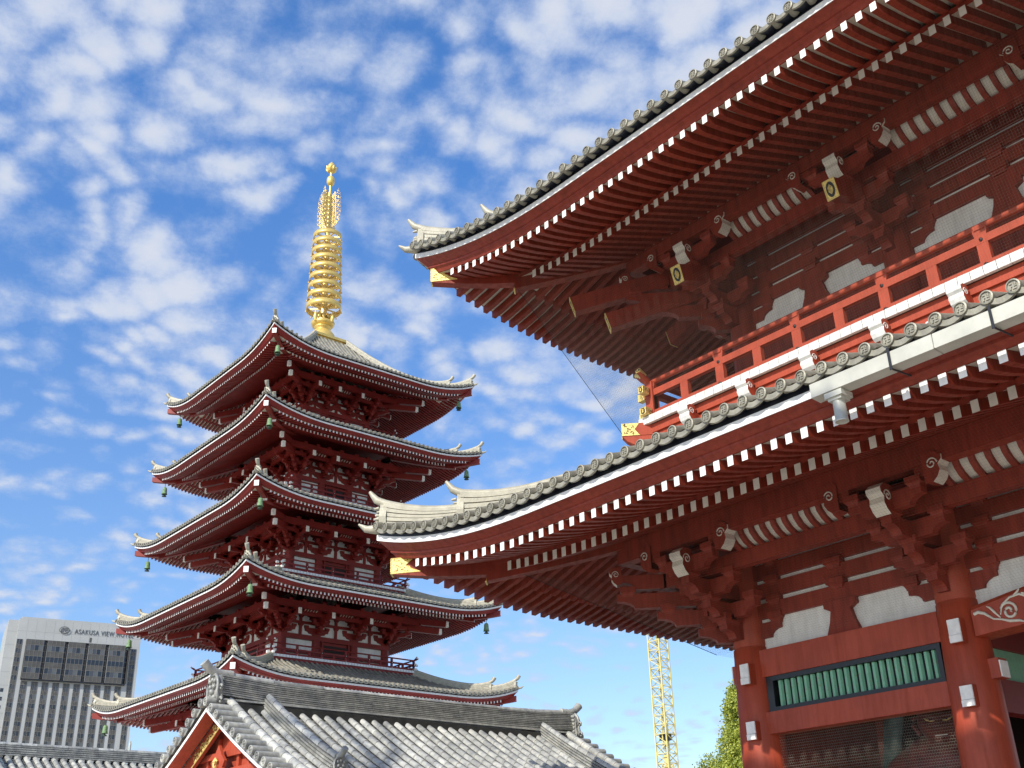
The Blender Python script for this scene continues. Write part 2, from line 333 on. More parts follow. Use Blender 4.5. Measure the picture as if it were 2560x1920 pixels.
        for k in range(4): s.strip(mb, k, [(0.05*q,0.0),(0,0),(0,0.115*q),(0.06*q,0.117*q)], 'white')
        mb.build('white_eave_band', parent)
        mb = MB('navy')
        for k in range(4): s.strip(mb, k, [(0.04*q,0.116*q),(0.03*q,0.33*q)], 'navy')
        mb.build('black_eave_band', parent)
    def tiles(s, parent, detail=True, manji=False):
        q = s.q; mb = MB(s.tm); rr = 0.085*q if detail else 0.08
        for k in range(4):
            h = s.hl(k)
            # undulating flat tiles between the round ones (pendant edge) and the roof sheet
            n = int(round(2*h/s.tsp)); sp = 2*h/n
            D = s.D
            s.strip(mb, k, [(-s.ov*0.7*q+(D+s.ov*0.7*q)*i/8.0, -0.01 if i == 0 else 0.0) for i in range(9)], s.tm, 'top', True)
            for i in range(n):
                t = -h+sp*(i+0.5); b = h-abs(t)
                # round tile column
                dend = min(D, b+0.05)
                nc = 8 if detail else 5
                steps = max(2, int(dend/0.9)); pts = []; vs = []; m = nc
                for j in range(steps+1):
                    d = -s.ov*q+(dend+s.ov*q)*j/steps; z = s.top(k, t, d)+0.02
                    for a in range(m+1):
                        an = PI*a/m; vs.append(s.P(k, t+rr*math.cos(an), d, z+rr*math.sin(an)*1.05))
                mb.add(vs, [(j*(m+1)+a, j*(m+1)+a+1, (j+1)*(m+1)+a+1, (j+1)*(m+1)+a) for j in range(steps) for a in range(m)], s.tm, True)
                # pendant tile between this and next column
                if i < n-1:
                    vs = []; m2 = 6
                    for j in range(m2+1):
                        u = j/m2; tt = t+sp*u; sag = -0.055*q*math.sin(PI*u); z = s.top(k, tt, -0.06*q)-0.01+sag; e_ = s.ov*q-0.015
                        vs += [s.P(k, tt, 0.25*q, s.top(k, tt, 0.25*q)+sag+0.02), s.P(k, tt, -e_, z+0.01), s.P(k, tt, -e_-0.004, z-0.070*q), s.P(k, tt, -e_+0.03*q, z-0.075*q), s.P(k, tt, 0.03*q, z-0.02*q)]
                    mb.add(vs, [(j*5+a, (j+1)*5+a, (j+1)*5+a+1, j*5+a+1) for j in range(m2) for a in range(3)], s.tm, False)
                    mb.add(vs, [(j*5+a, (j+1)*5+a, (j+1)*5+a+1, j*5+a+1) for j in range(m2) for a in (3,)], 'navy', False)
        # end discs
        for k in range(4):
            h = s.hl(k); n = int(round(2*h/s.tsp)); sp = 2*h/n; m = 16 if detail else 8; rd = rr*1.06
            for i in range(n):
                t = -h+sp*(i+0.5); z = s.top(k, t, -s.ov*q)+0.03*q; d0 = -s.ov*q-0.015*q
                def ring(r, d): return [s.P(k, t+r*math.cos(2*PI*a/m), d, z+r*math.sin(2*PI*a/m)) for a in range(m)]
                if detail:
                    rings = [ring(rd, 0.0), ring(rd, d0), ring(rd*0.80, d0-0.006), ring(rd*0.76, d0+0.014)]
                else: rings = [ring(rd, 0.0), ring(rd, d0)]
                vs = sum(rings, []); nn = len(rings)
                mb.add(vs, [(j*m+a, j*m+(a+1)%m, (j+1)*m+(a+1)%m, (j+1)*m+a) for j in range(nn-1) for a in range(m)], s.tm, False)
                mb.add(rings[-1], [tuple(range(m))], s.tm)
                if manji and k in (0, 3):
                    w = 0.009*q; R_ = 0.042*q; f0 = d0+0.003; f1 = d0+0.018
                    segs = [(-w,w,-R_,R_),(-R_,R_,-w,w),(w,R_,-R_,-R_+2*w),(-R_,-w,R_-2*w,R_),(-R_,-R_+2*w,-R_,-w),(R_-2*w,R_,w,R_)]
                    for e, (x0,x1,z0,z1) in enumerate(segs):
                        ff = f0-0.0015*e
                        c = [(x0,z0),(x1,z0),(x1,z1),(x0,z1)]
                        vs = [s.P(k, t+x, ff, z+y) for x,y in c]+[s.P(k, t+x, f1, z+y) for x,y in c]
                        mb.add(vs, [(0,1,2,3),(0,1,5,4),(1,2,6,5),(2,3,7,6),(3,0,4,7)], s.tm)
        return mb.build('tile_covering', parent)
    def corner(s, j):   # j: 0 SW,1 SE,2 NE,3 NW -> corner sign
        return ((-1,-1),(1,-1),(1,1),(-1,1))[j]
    def hips(s, parent, j, e1, e2, wid=0.30, hip_label=None, beam=True, gold=True, rd=None, tail_end=None):
        """hip ridge ornaments and hip rafters at one corner. e1,e2 = (inset, z base over band corner, z top)"""
        sx, sy = s.corner(j); q = s.q; zc = s.zb+s.L
        def W(i, off, z):      # i inset from band corner along both axes; off sideways
            return (s.cx+sx*(s.A-i)+sy*off*0.7071*(1), s.cy+sy*(s.B-i)-sx*off*0.7071, z)
        rt = lambda i: s.top(0 if sy < 0 else 2, s.A-i if s.A >= i else 0, i)
        hr = MB(s.rm)
        def ridge(i0, i1, hgt, tipz, w, rise_h):
            n = 12; layers = 5; pts = [i0+(i1-i0)*(m/n)**1.5 for m in range(n+1)]
            cap = []
            for m, i in enumerate(pts):
                u = max(0, 1-(i-i0)/(1.1*q)); up = rise_h*u**2.0
                cap.append((i, rt(i)+hgt+up*0.55))
            for l in range(layers):
                z0f = l/layers; z1f = (l+0.80)/layers; ww = w*(1.0-0.05*l)+(0.02 if l % 2 else 0)
                vs = []
                for i, zt in cap:
                    zb_ = rt(i)-0.02; a = zb_+(zt-zb_)*z0f; b = zb_+(zt-zb_)*z1f
                    vs += [W(i,-ww/2,a), W(i,ww/2,a), W(i,ww/2,b), W(i,-ww/2,b)]
                fs = [(m*4+a, m*4+(a+1)%4, (m+1)*4+(a+1)%4, (m+1)*4+a) for m in range(n) for a in range(4)]+[(0,1,2,3)]
                hr.add(vs, fs, s.rm)
            tp = [W(i0-0.12*q-0.10*q*f, 0, cap[0][1]+rise_h*(0.25+0.55*f)) for f in (1.0, 0.5, 0.0)]
            path = tp+[W(i, 0, zt) for i, zt in cap]
            rs = [s.horn*q, (s.horn+max(0.08, s.horn-0.01))/2*q, max(0.08, s.horn-0.015)*q]+[w*0.30]*len(cap)
            hr.tube(path, rs, 8, s.rm)
        ridge(e1[0], e2[0]+0.05, e1[2], 0, wid, e1[3])
        ridge(e2[0], s.D, e2[2], 0, wid*1.05, e2[3])
        # demon-face end plates
        for e in (e1, e2):
            i = e[0]; zt = rt(i)+e[2]; hh = e[2]+e[3]*0.5
            hr.X = None
            c = [(-wid*0.55,-0.03),(wid*0.55,-0.03),(wid*0.62,hh*0.35),(wid*0.42,hh*0.75),(wid*0.18,hh),(-wid*0.18,hh),(-wid*0.42,hh*0.75),(-wid*0.62,hh*0.35)]
            z0 = rt(i)
            vs = [W(i-0.05*q, o, z0+v) for o, v in c]+[W(i+0.05*q, o, z0+v) for o, v in c]; n = 8
            hr.add(vs, [(a,(a+1)%n,n+(a+1)%n,n+a) for a in range(n)]+[tuple(range(n)), tuple(range(n,2*n))], s.rm)
            for o, v, r_ in ((-0.25,0.30,0.16),(0.25,0.30,0.16),(0,0.52,0.15),(-0.4,0.75,0.12),(0.4,0.75,0.12),(0,0.12,0.18)):
                c0 = W(i-0.06*q, o*wid, z0+v*hh); c1_ = W(i-0.13*q, o*wid*0.9, z0+v*hh-0.01)
                hr.tube([c0, c1_], [r_*wid, r_*wid*0.6], 6, s.rm)
        # corner tip tile, curling up
        cc = rt(0.0)
        hr.tube([W(-0.27*q,0,cc+0.06*q), W(-0.16*q,0,cc-0.05*q), W(-0.02*q,0,cc-0.07*q), W(0.15*q,0,cc-0.04*q)], [0.02*q,0.075*q,0.10*q,0.10*q], 8, s.rm)
        hr.build('hip_ridge', parent)
        if not beam: return
        zt = s.low(0, s.A-0.25*q, 0.25*q)
        def beamseg(mb, i0, z0, i1, z1, w, h, mname, endm, sag=0.0):
            n = 5; vs = []
            for m in range(n+1):
                u = m/n; i = i0+(i1-i0)*u; z = z0+(z1-z0)*u-sag*math.sin(PI*u)
                for a, b in ((-w/2,-h/2),(w/2,-h/2),(w/2,h/2),(-w/2,h/2)): vs.append(W(i, a, z+b))
            mb.add(vs, [(m*4+a, m*4+(a+1)%4, (m+1)*4+(a+1)%4, (m+1)*4+a) for m in range(n) for a in range(4)], mname); mb.add(vs[:4], [(0,3,2,1)], endm)
        hb = MB(s.wood)
        bi0, bz0, bi1, bz1, w, h = rd
        beamseg(hb, bi0, bz0, bi1+0.3*q, bz1+0.14*q, w, h, s.wood, 'goldp' if gold else 'white', 0.05*q)
        beamseg(hb, bi1, bz1, 5.0*q, bz1+0.55*(5.0*q-bi1)*0.55+0.0, w*1.05, h, s.wood, s.wood if gold else 'white', 0.08*q)
        o = hb.build('hip_rafter', parent)
        if gold:
            gp = MB('goldp'); L_ = 0.42
            for sd_ in (-1, 1):
                if sd_ == 1: gp.build('gilt_plate', parent); gp = MB('goldp')
                def G(i, v, e=0.004): return W(bi0+i, sd_*(w/2+e), bz0+v+0.06*i)
                gp.add([G(0,-h/2), G(L_,-h/2), G(L_*0.74,-h*0.30), G(L_*0.62,-h*0.06), G(L_*0.50,0), G(L_*0.60,h*0.2), G(L_*0.74,h*0.42), G(L_*0.74,h/2), G(0,h/2)], [tuple(range(9))], 'goldp')
                for _ in range(44):
                    cx_ = rnd.uniform(0.035, 0.27); cz_ = rnd.uniform(-h*0.40, h*0.40)
                    if cx_ > 0.17+abs(cz_)*0.7: continue
                    t_ = rnd.uniform(0, PI); gp.tube([G(cx_,cz_,0.005), G(cx_+0.022*math.cos(t_),cz_+0.022*math.sin(t_),0.005)], 0.0065, 4, 'red')
                for a, b in (((0,-h/2),(0,h/2)),((0,h/2),(L_*0.74,h/2)),((0,-h/2),(L_,-h/2)),((L_*0.74,h*0.42),(L_*0.5,0)),((L_*0.5,0),(L_*0.74,-h*0.3)),((L_*0.74,-h*0.3),(L_,-h/2))):
                    gp.tube([G(a[0],a[1]*0.96,0.004), G(b[0],b[1]*0.96,0.004)], 0.011, 4, 'goldp')
            vs = [W(bi0-0.004,-w/2-0.004,bz0-h/2-0.004), W(bi0-0.004,w/2+0.004,bz0-h/2-0.004), W(bi0+L_*0.85,w/2+0.004,bz0-h/2-0.004+0.02), W(bi0+L_*0.85,-w/2-0.004,bz0-h/2-0.004+0.02)]
            gp.add(vs, [(0,1,2,3)], 'goldp')
            vs = [W(bi0-0.006,-w/2,bz0-h/2), W(bi0-0.006,w/2,bz0-h/2), W(bi0-0.006,w/2,bz0+h/2), W(bi0-0.006,-w/2,bz0+h/2)]; gp.add(vs, [(0,1,2,3)], 'goldp')
            # band at the step
            gp.tube([W(bi1-0.01, w*0.54, bz1-h*0.5-0.01), W(bi1-0.01, w*0.54, bz1+h*0.35)], 0.02, 4, 'goldp'); gp.tube([W(bi1-0.01,-w*0.54,bz1-h*0.5-0.01), W(bi1-0.01,w*0.54,bz1-h*0.5-0.01)], 0.02, 4, 'goldp')
            gp.build('gilt_plate', parent)

# ------------------------------------------------------------------ bracket pieces (local: x along wall, -y outward)
def arm_prof(a, b, z, h, ca=True, cb=True, c=0.24):
    P = [(-a, z+h), (b, z+h)]
    P = []
    if cb: P += [(b, z+h), (b, z+h*0.52)]+[(b-c*(1-math.cos(t)) if False else b-c*math.sin(t), z+h*0.52*(math.cos(t))) for t in (0.4, 0.8, 1.2, PI/2)]
    else: P += [(b, z+h), (b, z)]
    if ca: P += [(-a+c*math.sin(t), z+h*0.52*math.cos(t)) for t in (PI/2, 1.2, 0.8, 0.4)]+[(-a, z+h*0.52), (-a, z+h)]
    else: P += [(-a, z), (-a, z+h)]
    return P
def arm_x(mb, y, a, b, z, h, w, mat, x0=0.0): mb.prism(arm_prof(a, b, z, h), -w/2, w/2, lambda u,v,k: (x0+u, y+k, v), mat)
def arm_out(mb, reach, z, h, w, mat, ang=0.0, back=0.2, c=0.24):
    co, si = math.cos(ang), math.sin(ang)
    mb.prism(arm_prof(back, reach, z, h, False, True, c), -w/2, w/2, lambda u,v,k: (k*co-u*si, -u*co-k*si, v), mat)
def block(mb, x, y, z, s_, h, mat, ang=0.0):
    co, si = math.cos(ang), math.sin(ang); vs = []
    lv = ((0.64, 0), (0.70, 0.18), (0.86, 0.38), (1.0, 0.45), (1.0, 1.0))
    for f, zz in lv:
        for i, j in ((-1,-1),(1,-1),(1,1),(-1,1)):
            a, b = i*s_*f/2, j*s_*f/2; vs.append((x+a*co-b*si, y+a*si+b*co, z+h*zz))
    fs = [(l*4+a, l*4+(a+1)%4, (l+1)*4+(a+1)%4, (l+1)*4+a) for l in range(4) for a in range(4)]+[(0,3,2,1),(16,17,18,19)]
    mb.add(vs, fs, mat)
def spiral(mb, fr, cx, cz, r, turns=1.6, th=0.009, mat='cream', sgn=1):
    pts = []
    n = int(14*turns)
    for i in range(n+1):
        a = 2*PI*turns*i/n; rr = r*(1-0.85*i/n); pts.append(fr(cx+sgn*rr*math.cos(a), cz+rr*math.sin(a)))
    mb.tube(pts, th, 5, mat)
NOSE = [(0.0,0.0),(0.10,-0.02),(0.16,0.03),(0.20,0.10),(0.185,0.17),(0.235,0.215),(0.24,0.27),(0.16,0.33),(0.05,0.335),(0.0,0.32)]
def nose(mb, ox, oy, oz, dx, dy, w, s_=1.0, red='red', white='cream'):
    """carved beam end pointing along (dx,dy); white end, scroll on its sides"""
    l = math.hypot(dx, dy); dx /= l; dy /= l; px, py = -dy, dx
    fr = lambda u, v, k: (ox+dx*u*s_+px*k, oy+dy*u*s_+py*k, oz+v*s_)
    n = len(NOSE); vs = [fr(u,v,-w/2) for u,v in NOSE]+[fr(u,v,w/2) for u,v in NOSE]
    mb.add(vs, [(i,(i+1)%n,n+(i+1)%n,n+i) for i in range(1, 7)], white); mb.add(vs, [(0,1,n+1,n),(7,8,n+8,n+7),(8,9,n+9,n+8)], red)
    mb.add(vs, [tuple(range(n))[::-1], tuple(range(n, 2*n))], red)
    for k in (-1, 1):
        f2 = lambda a, b: fr(a, b, k*(w/2+0.004)); spiral(mb, f2, 0.115, 0.19, 0.07, 1.5, 0.009*s_, white)

def bracket_mesh(mat, p=0.365, st=0.53, w=0.19, h=0.28, simple=False, noses=True, tail=None, corner=False, bs=0.30, mirror=1, half=0.66):
    mb = MB(mat); bh = p-h+0.07
    def front(mb_, full=True):
        # wall plane transverse arm
        arm_x(mb_, 0, 0.78, 0.78, p*0.35, h, w, mat)
        for sx in (-1, 1): block(mb_, sx*0.70, 0, p*0.35+h-0.05, bs, bh+0.06, mat)
        for L_ in range(1, 4):
            z = p*0.35+p*(L_-1); reach = st*L_+0.13
            arm_out(mb_, reach, z, h, w, mat); block(mb_, 0, -st*L_, z+h-0.05, bs, bh+0.03, mat)
            if L_ > 0:
                zt = z+p
                arm_x(mb_, -st*L_, half, half, zt, h, w*0.9, mat)
                for sx in (-1, 1): block(mb_, sx*(half-0.1), -st*L_, zt+h-0.05, bs*0.9, bh+0.03, mat)
        z = p*0.35+p*3
        mb_.box(-w/2, w/2, -(st*3+0.1), 0, z+0.01, z+h, mat)
    front(mb)
    zn = p*0.35+p*3
    if noses:
        nose(mb, 0, -(st*3+0.02), zn-0.06, 0, -1, w*1.4, 1.42, mat)
        for sx in (-1, 1): nose(mb, sx*0.78, -st*3-0.02, zn+p-0.13, sx, 0, w*1.4, 1.38, mat); mb.box(min(sx*0.6,sx*0.81), max(sx*0.6,sx*0.81), -st*3-w*0.5, -st*3+w*0.5, zn+p, zn+p+0.26, mat)
    elif simple:
        mb.box(-w/2, w/2, -(st*3+0.42), 0, p*2.0, p*2.0+h*1.15, mat); 
        mb.box(-w/2-0.02, w/2+0.02, -(st*3+0.46), -(st*3+0.42), p*2.0-0.02, p*2.0+h*1.15+0.03, 'white')
    if corner:
        X = mb.X
        m2 = MB(mat); front(m2)
        Rm = Matrix.Rotation(-PI/2*mirror, 4, 'Z'); vs = [Rm @ Vector(v) for v in m2.v]; mb.add([tuple(v) for v in vs], m2.f, mat)
        ang = PI/4*mirror
        for L_ in range(1, 4):
            z = p*0.35+p*(L_-1)+0.003; arm_out(mb, (st*L_)*1.414+0.22, z, h, w, mat, ang=ang, c=0.34)
            r = st*L_*1.414; block(mb, -r*math.sin(ang), -r*math.cos(ang), z+h-0.05, bs, bh+0.03, mat, ang)
        z = zn+0.004; arm_out(mb, 3*st*1.414+0.1, z, h, w, mat, ang=ang)
        if noses:
            r = 3*st*1.414+0.1; nose(mb, -r*math.sin(ang), -r*math.cos(ang), zn+0.12, -math.sin(ang), -math.cos(ang), w*1.1, 1.0, mat)
    return mb

# ================================================================== SETTING
g = MB('ground'); g.quad((-2500,-2500,0),(2500,-2500,0),(2500,2500,0),(-2500,2500,0)); go = g.build('ground', None, 'pale stone paving', 'structure')
del go['label']; go['kind'] = 'structure'

# ================================================================== TEMPLE GATE
GX = -2.2
gate = thing('temple_gate', 'huge red two-storey temple gate with swept tiled roofs filling the right side', 'temple gate', (GX, 20.9, 0))
PX_ = [-13.11, -8.9, -4.5, 0.1, 4.5, 8.71]; UX = [-12.66, -8.9, -4.5, 0.1, 4.5, 8.26]
PY0, PY1, UY0, UY1 = 16.9, 24.9, 17.35, 24.45
roofL = Roof(GX, 20.9, 16.01, 9.11, 7.665, 0.71, 4.9, 0.30, 0.03, 4.3, ov=0.14)
roofU = Roof(GX, 20.9, 15.52, 8.61, 14.15, 0.85, 5.0, 0.36, 0.035, 8.4, c1=-0.30, c2=-0.23, ov=0.20)
def gate_roof(r, rlabel, rafter_x, e1, e2, rd):
    h = hold('roof', gate, rlabel)
    r.boards(h)
    t = r.tiles(h, True, True); t['kind'] = 'stuff'
    rest = MB('red', 'white', 'cream')
    for k in range(4):
        if k == 2: continue
        for row, tt, d0, d1, cf, w, hh, em in r.rows(k):
            x = r.cx+tt
            if k == 0 and x < rafter_x:
                mb = MB('red', em); r.rafter(mb, k, tt, d0, d1, cf, w, hh, 'red', em)
                mb.build('flying_rafter' if row == 0 else 'base_rafter', h)
            else: r.rafter(rest, k, tt, d0, d1, cf, w, hh, 'red', em)
    rest.build('rafters', h, kind='stuff')
    for j in (0, 1): r.hips(h, j, e1, e2, 0.30, rd=rd)
    for j in (2, 3): r.hips(h, j, e1, e2, 0.30, rd=rd, gold=False)
    return h
hL = gate_roof(roofL, 'lower tiled roof with a metal gutter', -4.9, (0.10,0,0.30,0.34), (1.22,0,0.42,0.34), (0.23, 7.79, 1.58, 7.56, 0.22, 0.32))
hU = gate_roof(roofU, 'upper tiled roof', -4.2, (0.10,0,0.30,0.34), (1.30,0,0.42,0.40), (0.27, 14.45, 1.60, 14.14, 0.22, 0.34))

def pillars(xs, y0, y1, zs, names):
    for yi, y in enumerate((y0, (y0+y1)/2, y1)):
        for i, x in enumerate(xs):
            mb = MB('pillar')
            mb.lathe([(0.425,0),(0.43,2.5),(0.40,4.4),(0.352,zs-0.02),(0.335,zs-0.005),(0.335,zs+0.02),(0.345,zs+0.03),(0.335,zs+0.3),(0.31,zs+2.2)], (x, y, 0), 32, 'pillar')
            p = mb.build('pillar', gate)
            if yi == 0 and i < 3:
                eb = MB('white', 'pillar')
                for z0, z1 in ((5.15, 5.48), (4.18, 4.46)):
                    for s_ in ((0,) if (i or z0 < 5) else (0, 1)):
                        xx = x+0.17
                        if s_ == 0:
                            b = MB('pillar', 'white'); w2 = 0.106 if i else 0.10; yo = y-0.47; z0 += 0.03; z1 += 0.03
                            xa = x+0.055 if i else x+0.08
                            b.box(xa-w2+0.05, xa+w2+0.05, yo+0.012, y-0.2, z0-0.02, z1+0.02, 'pillar'); zz = z0+(z1-z0)*0.30
                            b.box(xa-w2+0.055, xa+w2+0.045, yo-0.012, yo+0.012, zz+0.003, z1+0.015, 'white'); b.box(xa-w2+0.055, xa+w2+0.045, yo-0.024, yo+0.012, z0-0.015, zz-0.003, 'white')
                            b.build('beam_end', p)
                        else:
                            b = MB('pillar', 'white'); b.box(x-0.44, x-0.2, y-0.10, y+0.10, z0+0.1, z1+0.10, 'pillar'); b.box(x-0.46, x-0.44, y-0.10, y+0.10, z0+0.1, z1+0.10, 'white'); b.build('beam_end', p)
                if i == 1:
                    b = MB('pillar', 'white'); b.box(x+0.2, x+0.53, y-0.13, y+0.13, 4.60, 4.90, 'pillar'); b.box(x+0.53, x+0.55, y-0.12, y+0.12, 4.61, 4.86, 'white'); b.build('beam_end', p)
pillars(PX_, PY0, PY1, 5.87, None)

def storey(xs, y0, y1, zb, up):
    # zb = offset added to ground-storey levels
    o = zb; n = len(xs)
    segs = [(xs[i], y0, xs[i+1], y0) for i in range(n-1)]
    # wall plaster
    pl = MB('plaster'); wl = MB('red'); bl = MB('red')
    x0, x1 = xs[0], xs[-1]
    for y, s_ in ((y0, -1), (y1, 1)):
        pl.box(x0, x1, y-0.03, y+0.03, 5.6+o, 7.9+o, 'plaster')
        for za, zz in ((6.35,6.63),(6.72,7.0),(7.08,7.36),(7.45,7.85)): wl.box(x0-0.1, x1+0.1, y-0.11, y+0.11, za+o, zz+o, 'red')
    for x, s_ in ((x0, -1), (x1, 1)):
        pl.box(x-0.03, x+0.03, y0, y1, 5.6+o, 7.9+o, 'plaster')
        for za, zz in ((6.35,6.63),(6.72,7.0),(7.08,7.36),(7.45,7.85)): wl.box(x-0.109, x+0.109, y0-0.1, y1+0.1, za+o-0.002, zz+o-0.002, 'red')
    pl.build('wall_panel', gate); wl.build('tie_beam', gate)
    # blocks in slots and mid-bay struts
    bm_ = []
    for i in range(n-1):
        xm = (xs[i]+xs[i+1])/2; b = MB('red'); bm_.append((xm, 6.56, 1.2)); bm_.append((xm, 6.93, 1.2))
        prof = [(-0.34,5.76),(0.34,5.76),(0.24,6.0),(0.20,6.18),(0.27,6.22),(0.33,6.25),(0.33,6.36),(-0.33,6.36),(-0.33,6.25),(-0.27,6.22),(-0.20,6.18),(-0.24,6.0)]
        b.prism([(u, v+o) for u, v in prof], -0.14, -0.032, lambda u,v,k: (xm+u, y0+k, v), 'red')
        b.build('frog_leg_strut', gate)
        for z in (6.56, 6.93, 7.29):
            for xx in (xs[i]+0.72, xs[i+1]-0.72): bm_.append((xx, z, 1.0))
    block(bl, 0, 0, 0, 0.30, 0.19, 'red'); bme = bl.mesh('bearing_block')
    for xx, z, k_ in bm_:
        ob = inst('bearing_block', bme, gate, (xx, y0-0.02, z+o)); ob.scale = (k_, k_, 0.95)
    # step beams and purlins along each side
    bm = MB('red')
    for s1, zz in ((1.06,(7.09,7.37)),(1.59,(7.58,7.86) if up else (7.62,8.02)),(1.59,(7.87,7.91) if up else (8.03,8.08))):
        ww = 0.10 if s1 < 1.5 else (0.12 if zz[0] < 8 else 0.16)
        if s1 > 1.5 and not up: pass
        for y, s_ in ((y0, -1), (y1, 1)): bm.box(x0-s1-0.1, x1+s1+0.1, y+s_*s1-ww, y+s_*s1+ww, zz[0]+o, zz[1]+o, 'red')
        for x, s_ in ((x0, -1), (x1, 1)): bm.box(x+s_*s1-ww, x+s_*s1+ww, y0-s1-0.1, y1+s1+0.1, zz[0]+o-0.003, zz[1]+o-0.003, 'red')
    bm.build('purlin', gate)
    wf = MB('cream'); u_ = 14.36 if up else 7.90
    for y, s_ in ((y0, -1), (y1, 1)): wf.box(x0-1.70, x1+1.70, y+s_*1.66-0.01, y+s_*1.66+0.01, u_, u_+0.42, 'cream')
    for x, s_ in ((x0, -1), (x1, 1)): wf.box(x+s_*1.66-0.01, x+s_*1.66+0.01, y0-1.69, y1+1.69, u_, u_+0.42, 'cream')
    wf.build('infill_board', gate)
    # filler boards behind the purlin so that no sky shows
    fb = MB('maroon')
    for y, s_ in ((y0, -1), (y1, 1)): fb.box(x0-1.55, x1+1.55, min(y+s_*1.02, y+s_*0.0), max(y+s_*1.02, y), 7.70+o, 7.73+o, 'maroon')
    for x, s_ in ((x0, -1), (x1, 1)): fb.box(min(x+s_*1.02, x), max(x+s_*1.02, x), y0-1.0, y1+1.0, 7.735+o, 7.765+o, 'maroon')
    fb.build('ceiling_board', gate)
    # curved rib panels
    rb = [(1.06,7.34),(1.18,7.365),(1.31,7.43),(1.42,7.54),(1.49,7.72)]
    def ribs(k, a0, a1, base):
        cw = MB('cream'); X = k
        mid = (a0+a1)/2
        vs = []
        for aa in (a0, a1):
            for d, z in rb: vs.append(base(aa, d-0.06, z+0.05+o))
        cw.add(vs, [(j, j+1, 5+j+1, 5+j) for j in range(4)], 'cream', True)
        nn = max(1, int(round((a1-a0)/0.25)))
        for q_ in range(nn+1):
            aa = a0+(a1-a0)*q_/nn
            vs = []
            for d, z in rb: vs += [base(aa-0.045, d, z+o), base(aa+0.045, d, z+o), base(aa-0.045, d-0.07, z+0.06+o), base(aa+0.045, d-0.07, z+0.06+o)]
            cw.add(vs, [(j*4, j*4+1, j*4+5, j*4+4) for j in range(4)]+[(j*4, j*4+4, j*4+6, j*4+2) for j in range(4)]+[(j*4+1, j*4+5, j*4+7, j*4+3) for j in range(4)], 'red', False)
        cw.build('rib_panel', gate)
    for i in range(n-1):
        ribs(0, xs[i]+0.9, xs[i+1]-0.9, lambda a,d,z: (a, y0-d, z))
    ym = (y0+y1)/2
    for ya, yb in ((y0, ym), (ym, y1)): ribs(3, ya+0.9, yb-0.9, lambda a,d,z: (x0-d, a, z))
    # bracket complexes
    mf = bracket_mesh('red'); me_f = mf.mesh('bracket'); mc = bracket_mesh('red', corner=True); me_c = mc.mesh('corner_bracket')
    zc = 5.87+o
    for i, x in enumerate(xs):
        if i in (0, n-1): continue
        inst('bracket', me_f, gate, (x, y0, zc)); inst('bracket', me_f, gate, (x, y1, zc), PI)
    inst('bracket', me_f, gate, (x0, ym, zc), -PI/2); inst('bracket', me_f, gate, (x1, ym, zc), PI/2)
    inst('corner_bracket', me_c, gate, (x0, y0, zc)); inst('corner_bracket', me_c, gate, (x1, y0, zc), PI/2)
    inst('corner_bracket', me_c, gate, (x1, y1, zc), PI); inst('corner_bracket', me_c, gate, (x0, y1, zc), -PI/2)
storey(PX_, PY0, PY1, 0.0, False)
storey(UX, UY0, UY1, 6.62, True)

# upper pillars and wall boards
up = MB('red')
for x in UX:
    for y in (UY0, UY1):
        mb = MB('red'); mb.lathe([(0.33,10.5),(0.32,12.3),(0.30,14.3)], (x, y, 0), 24, 'red'); mb.build('pillar', gate)
up.box(UX[0], UX[-1], UY0-0.06, UY0+0.06, 10.5, 12.36, 'red'); up.box(UX[0], UX[-1], UY1-0.06, UY1+0.06, 10.5, 12.36, 'red')
up.box(UX[0]-0.06, UX[0]+0.06, UY0+0.07, UY1-0.07, 10.5, 12.36, 'red'); up.box(UX[-1]-0.06, UX[-1]+0.06, UY0+0.07, UY1-0.07, 10.5, 12.36, 'red')
up.build('storey_wall', gate)

# tail rafters of the upper storey with gilt plates
def plaque(mb, c, ex, ez, n, w, h):
    """gold framed black oval plate, c centre, ex/ez axes, n outward normal"""
    c = Vector(c); ex = Vector(ex).normalized(); ez = Vector(ez).normalized(); n = Vector(n).normalized()
    f = lambda a, b, k: c+ex*a+ez*b+n*k
    mb.add([f(-w/2,-h/2,0.004), f(w/2,-h/2,0.004), f(w/2,h/2,0.004), f(-w/2,h/2,0.004)], [(0,1,2,3)], 'goldp')
    for i, j in ((-1,-1),(1,-1),(1,1),(-1,1)): pass
    for (a0,b0,a1,b1) in ((-1,-1,1,-1),(1,-1,1,1),(1,1,-1,1),(-1,1,-1,-1)): mb.tube([f(a0*w/2,b0*h/2,0.004), f(a1*w/2,b1*h/2,0.004)], 0.012, 4, 'goldp')
    m = 20; mb.add([f(w*0.37*math.cos(2*PI*i/m), h*0.41*math.sin(2*PI*i/m), 0.008) for i in range(m)], [tuple(range(m))], 'black')
    D = [(0,-0.24),(0.17,-0.08),(0.17,0.08),(0,0.24),(-0.17,0.08),(-0.17,-0.08)]
    mb.tube([f(a*w, b*h, 0.012) for a, b in D+[D[0]]], 0.011, 4, 'goldp'); mb.tube([f(a*w*0.55, b*h*0.55, 0.012) for a, b in D+[D[0]]], 0.009, 4, 'goldp')
    for a, b in D: mb.tube([f(a*w, b*h, 0.012), f(0,0,0.012)], 0.006, 4, 'goldp')
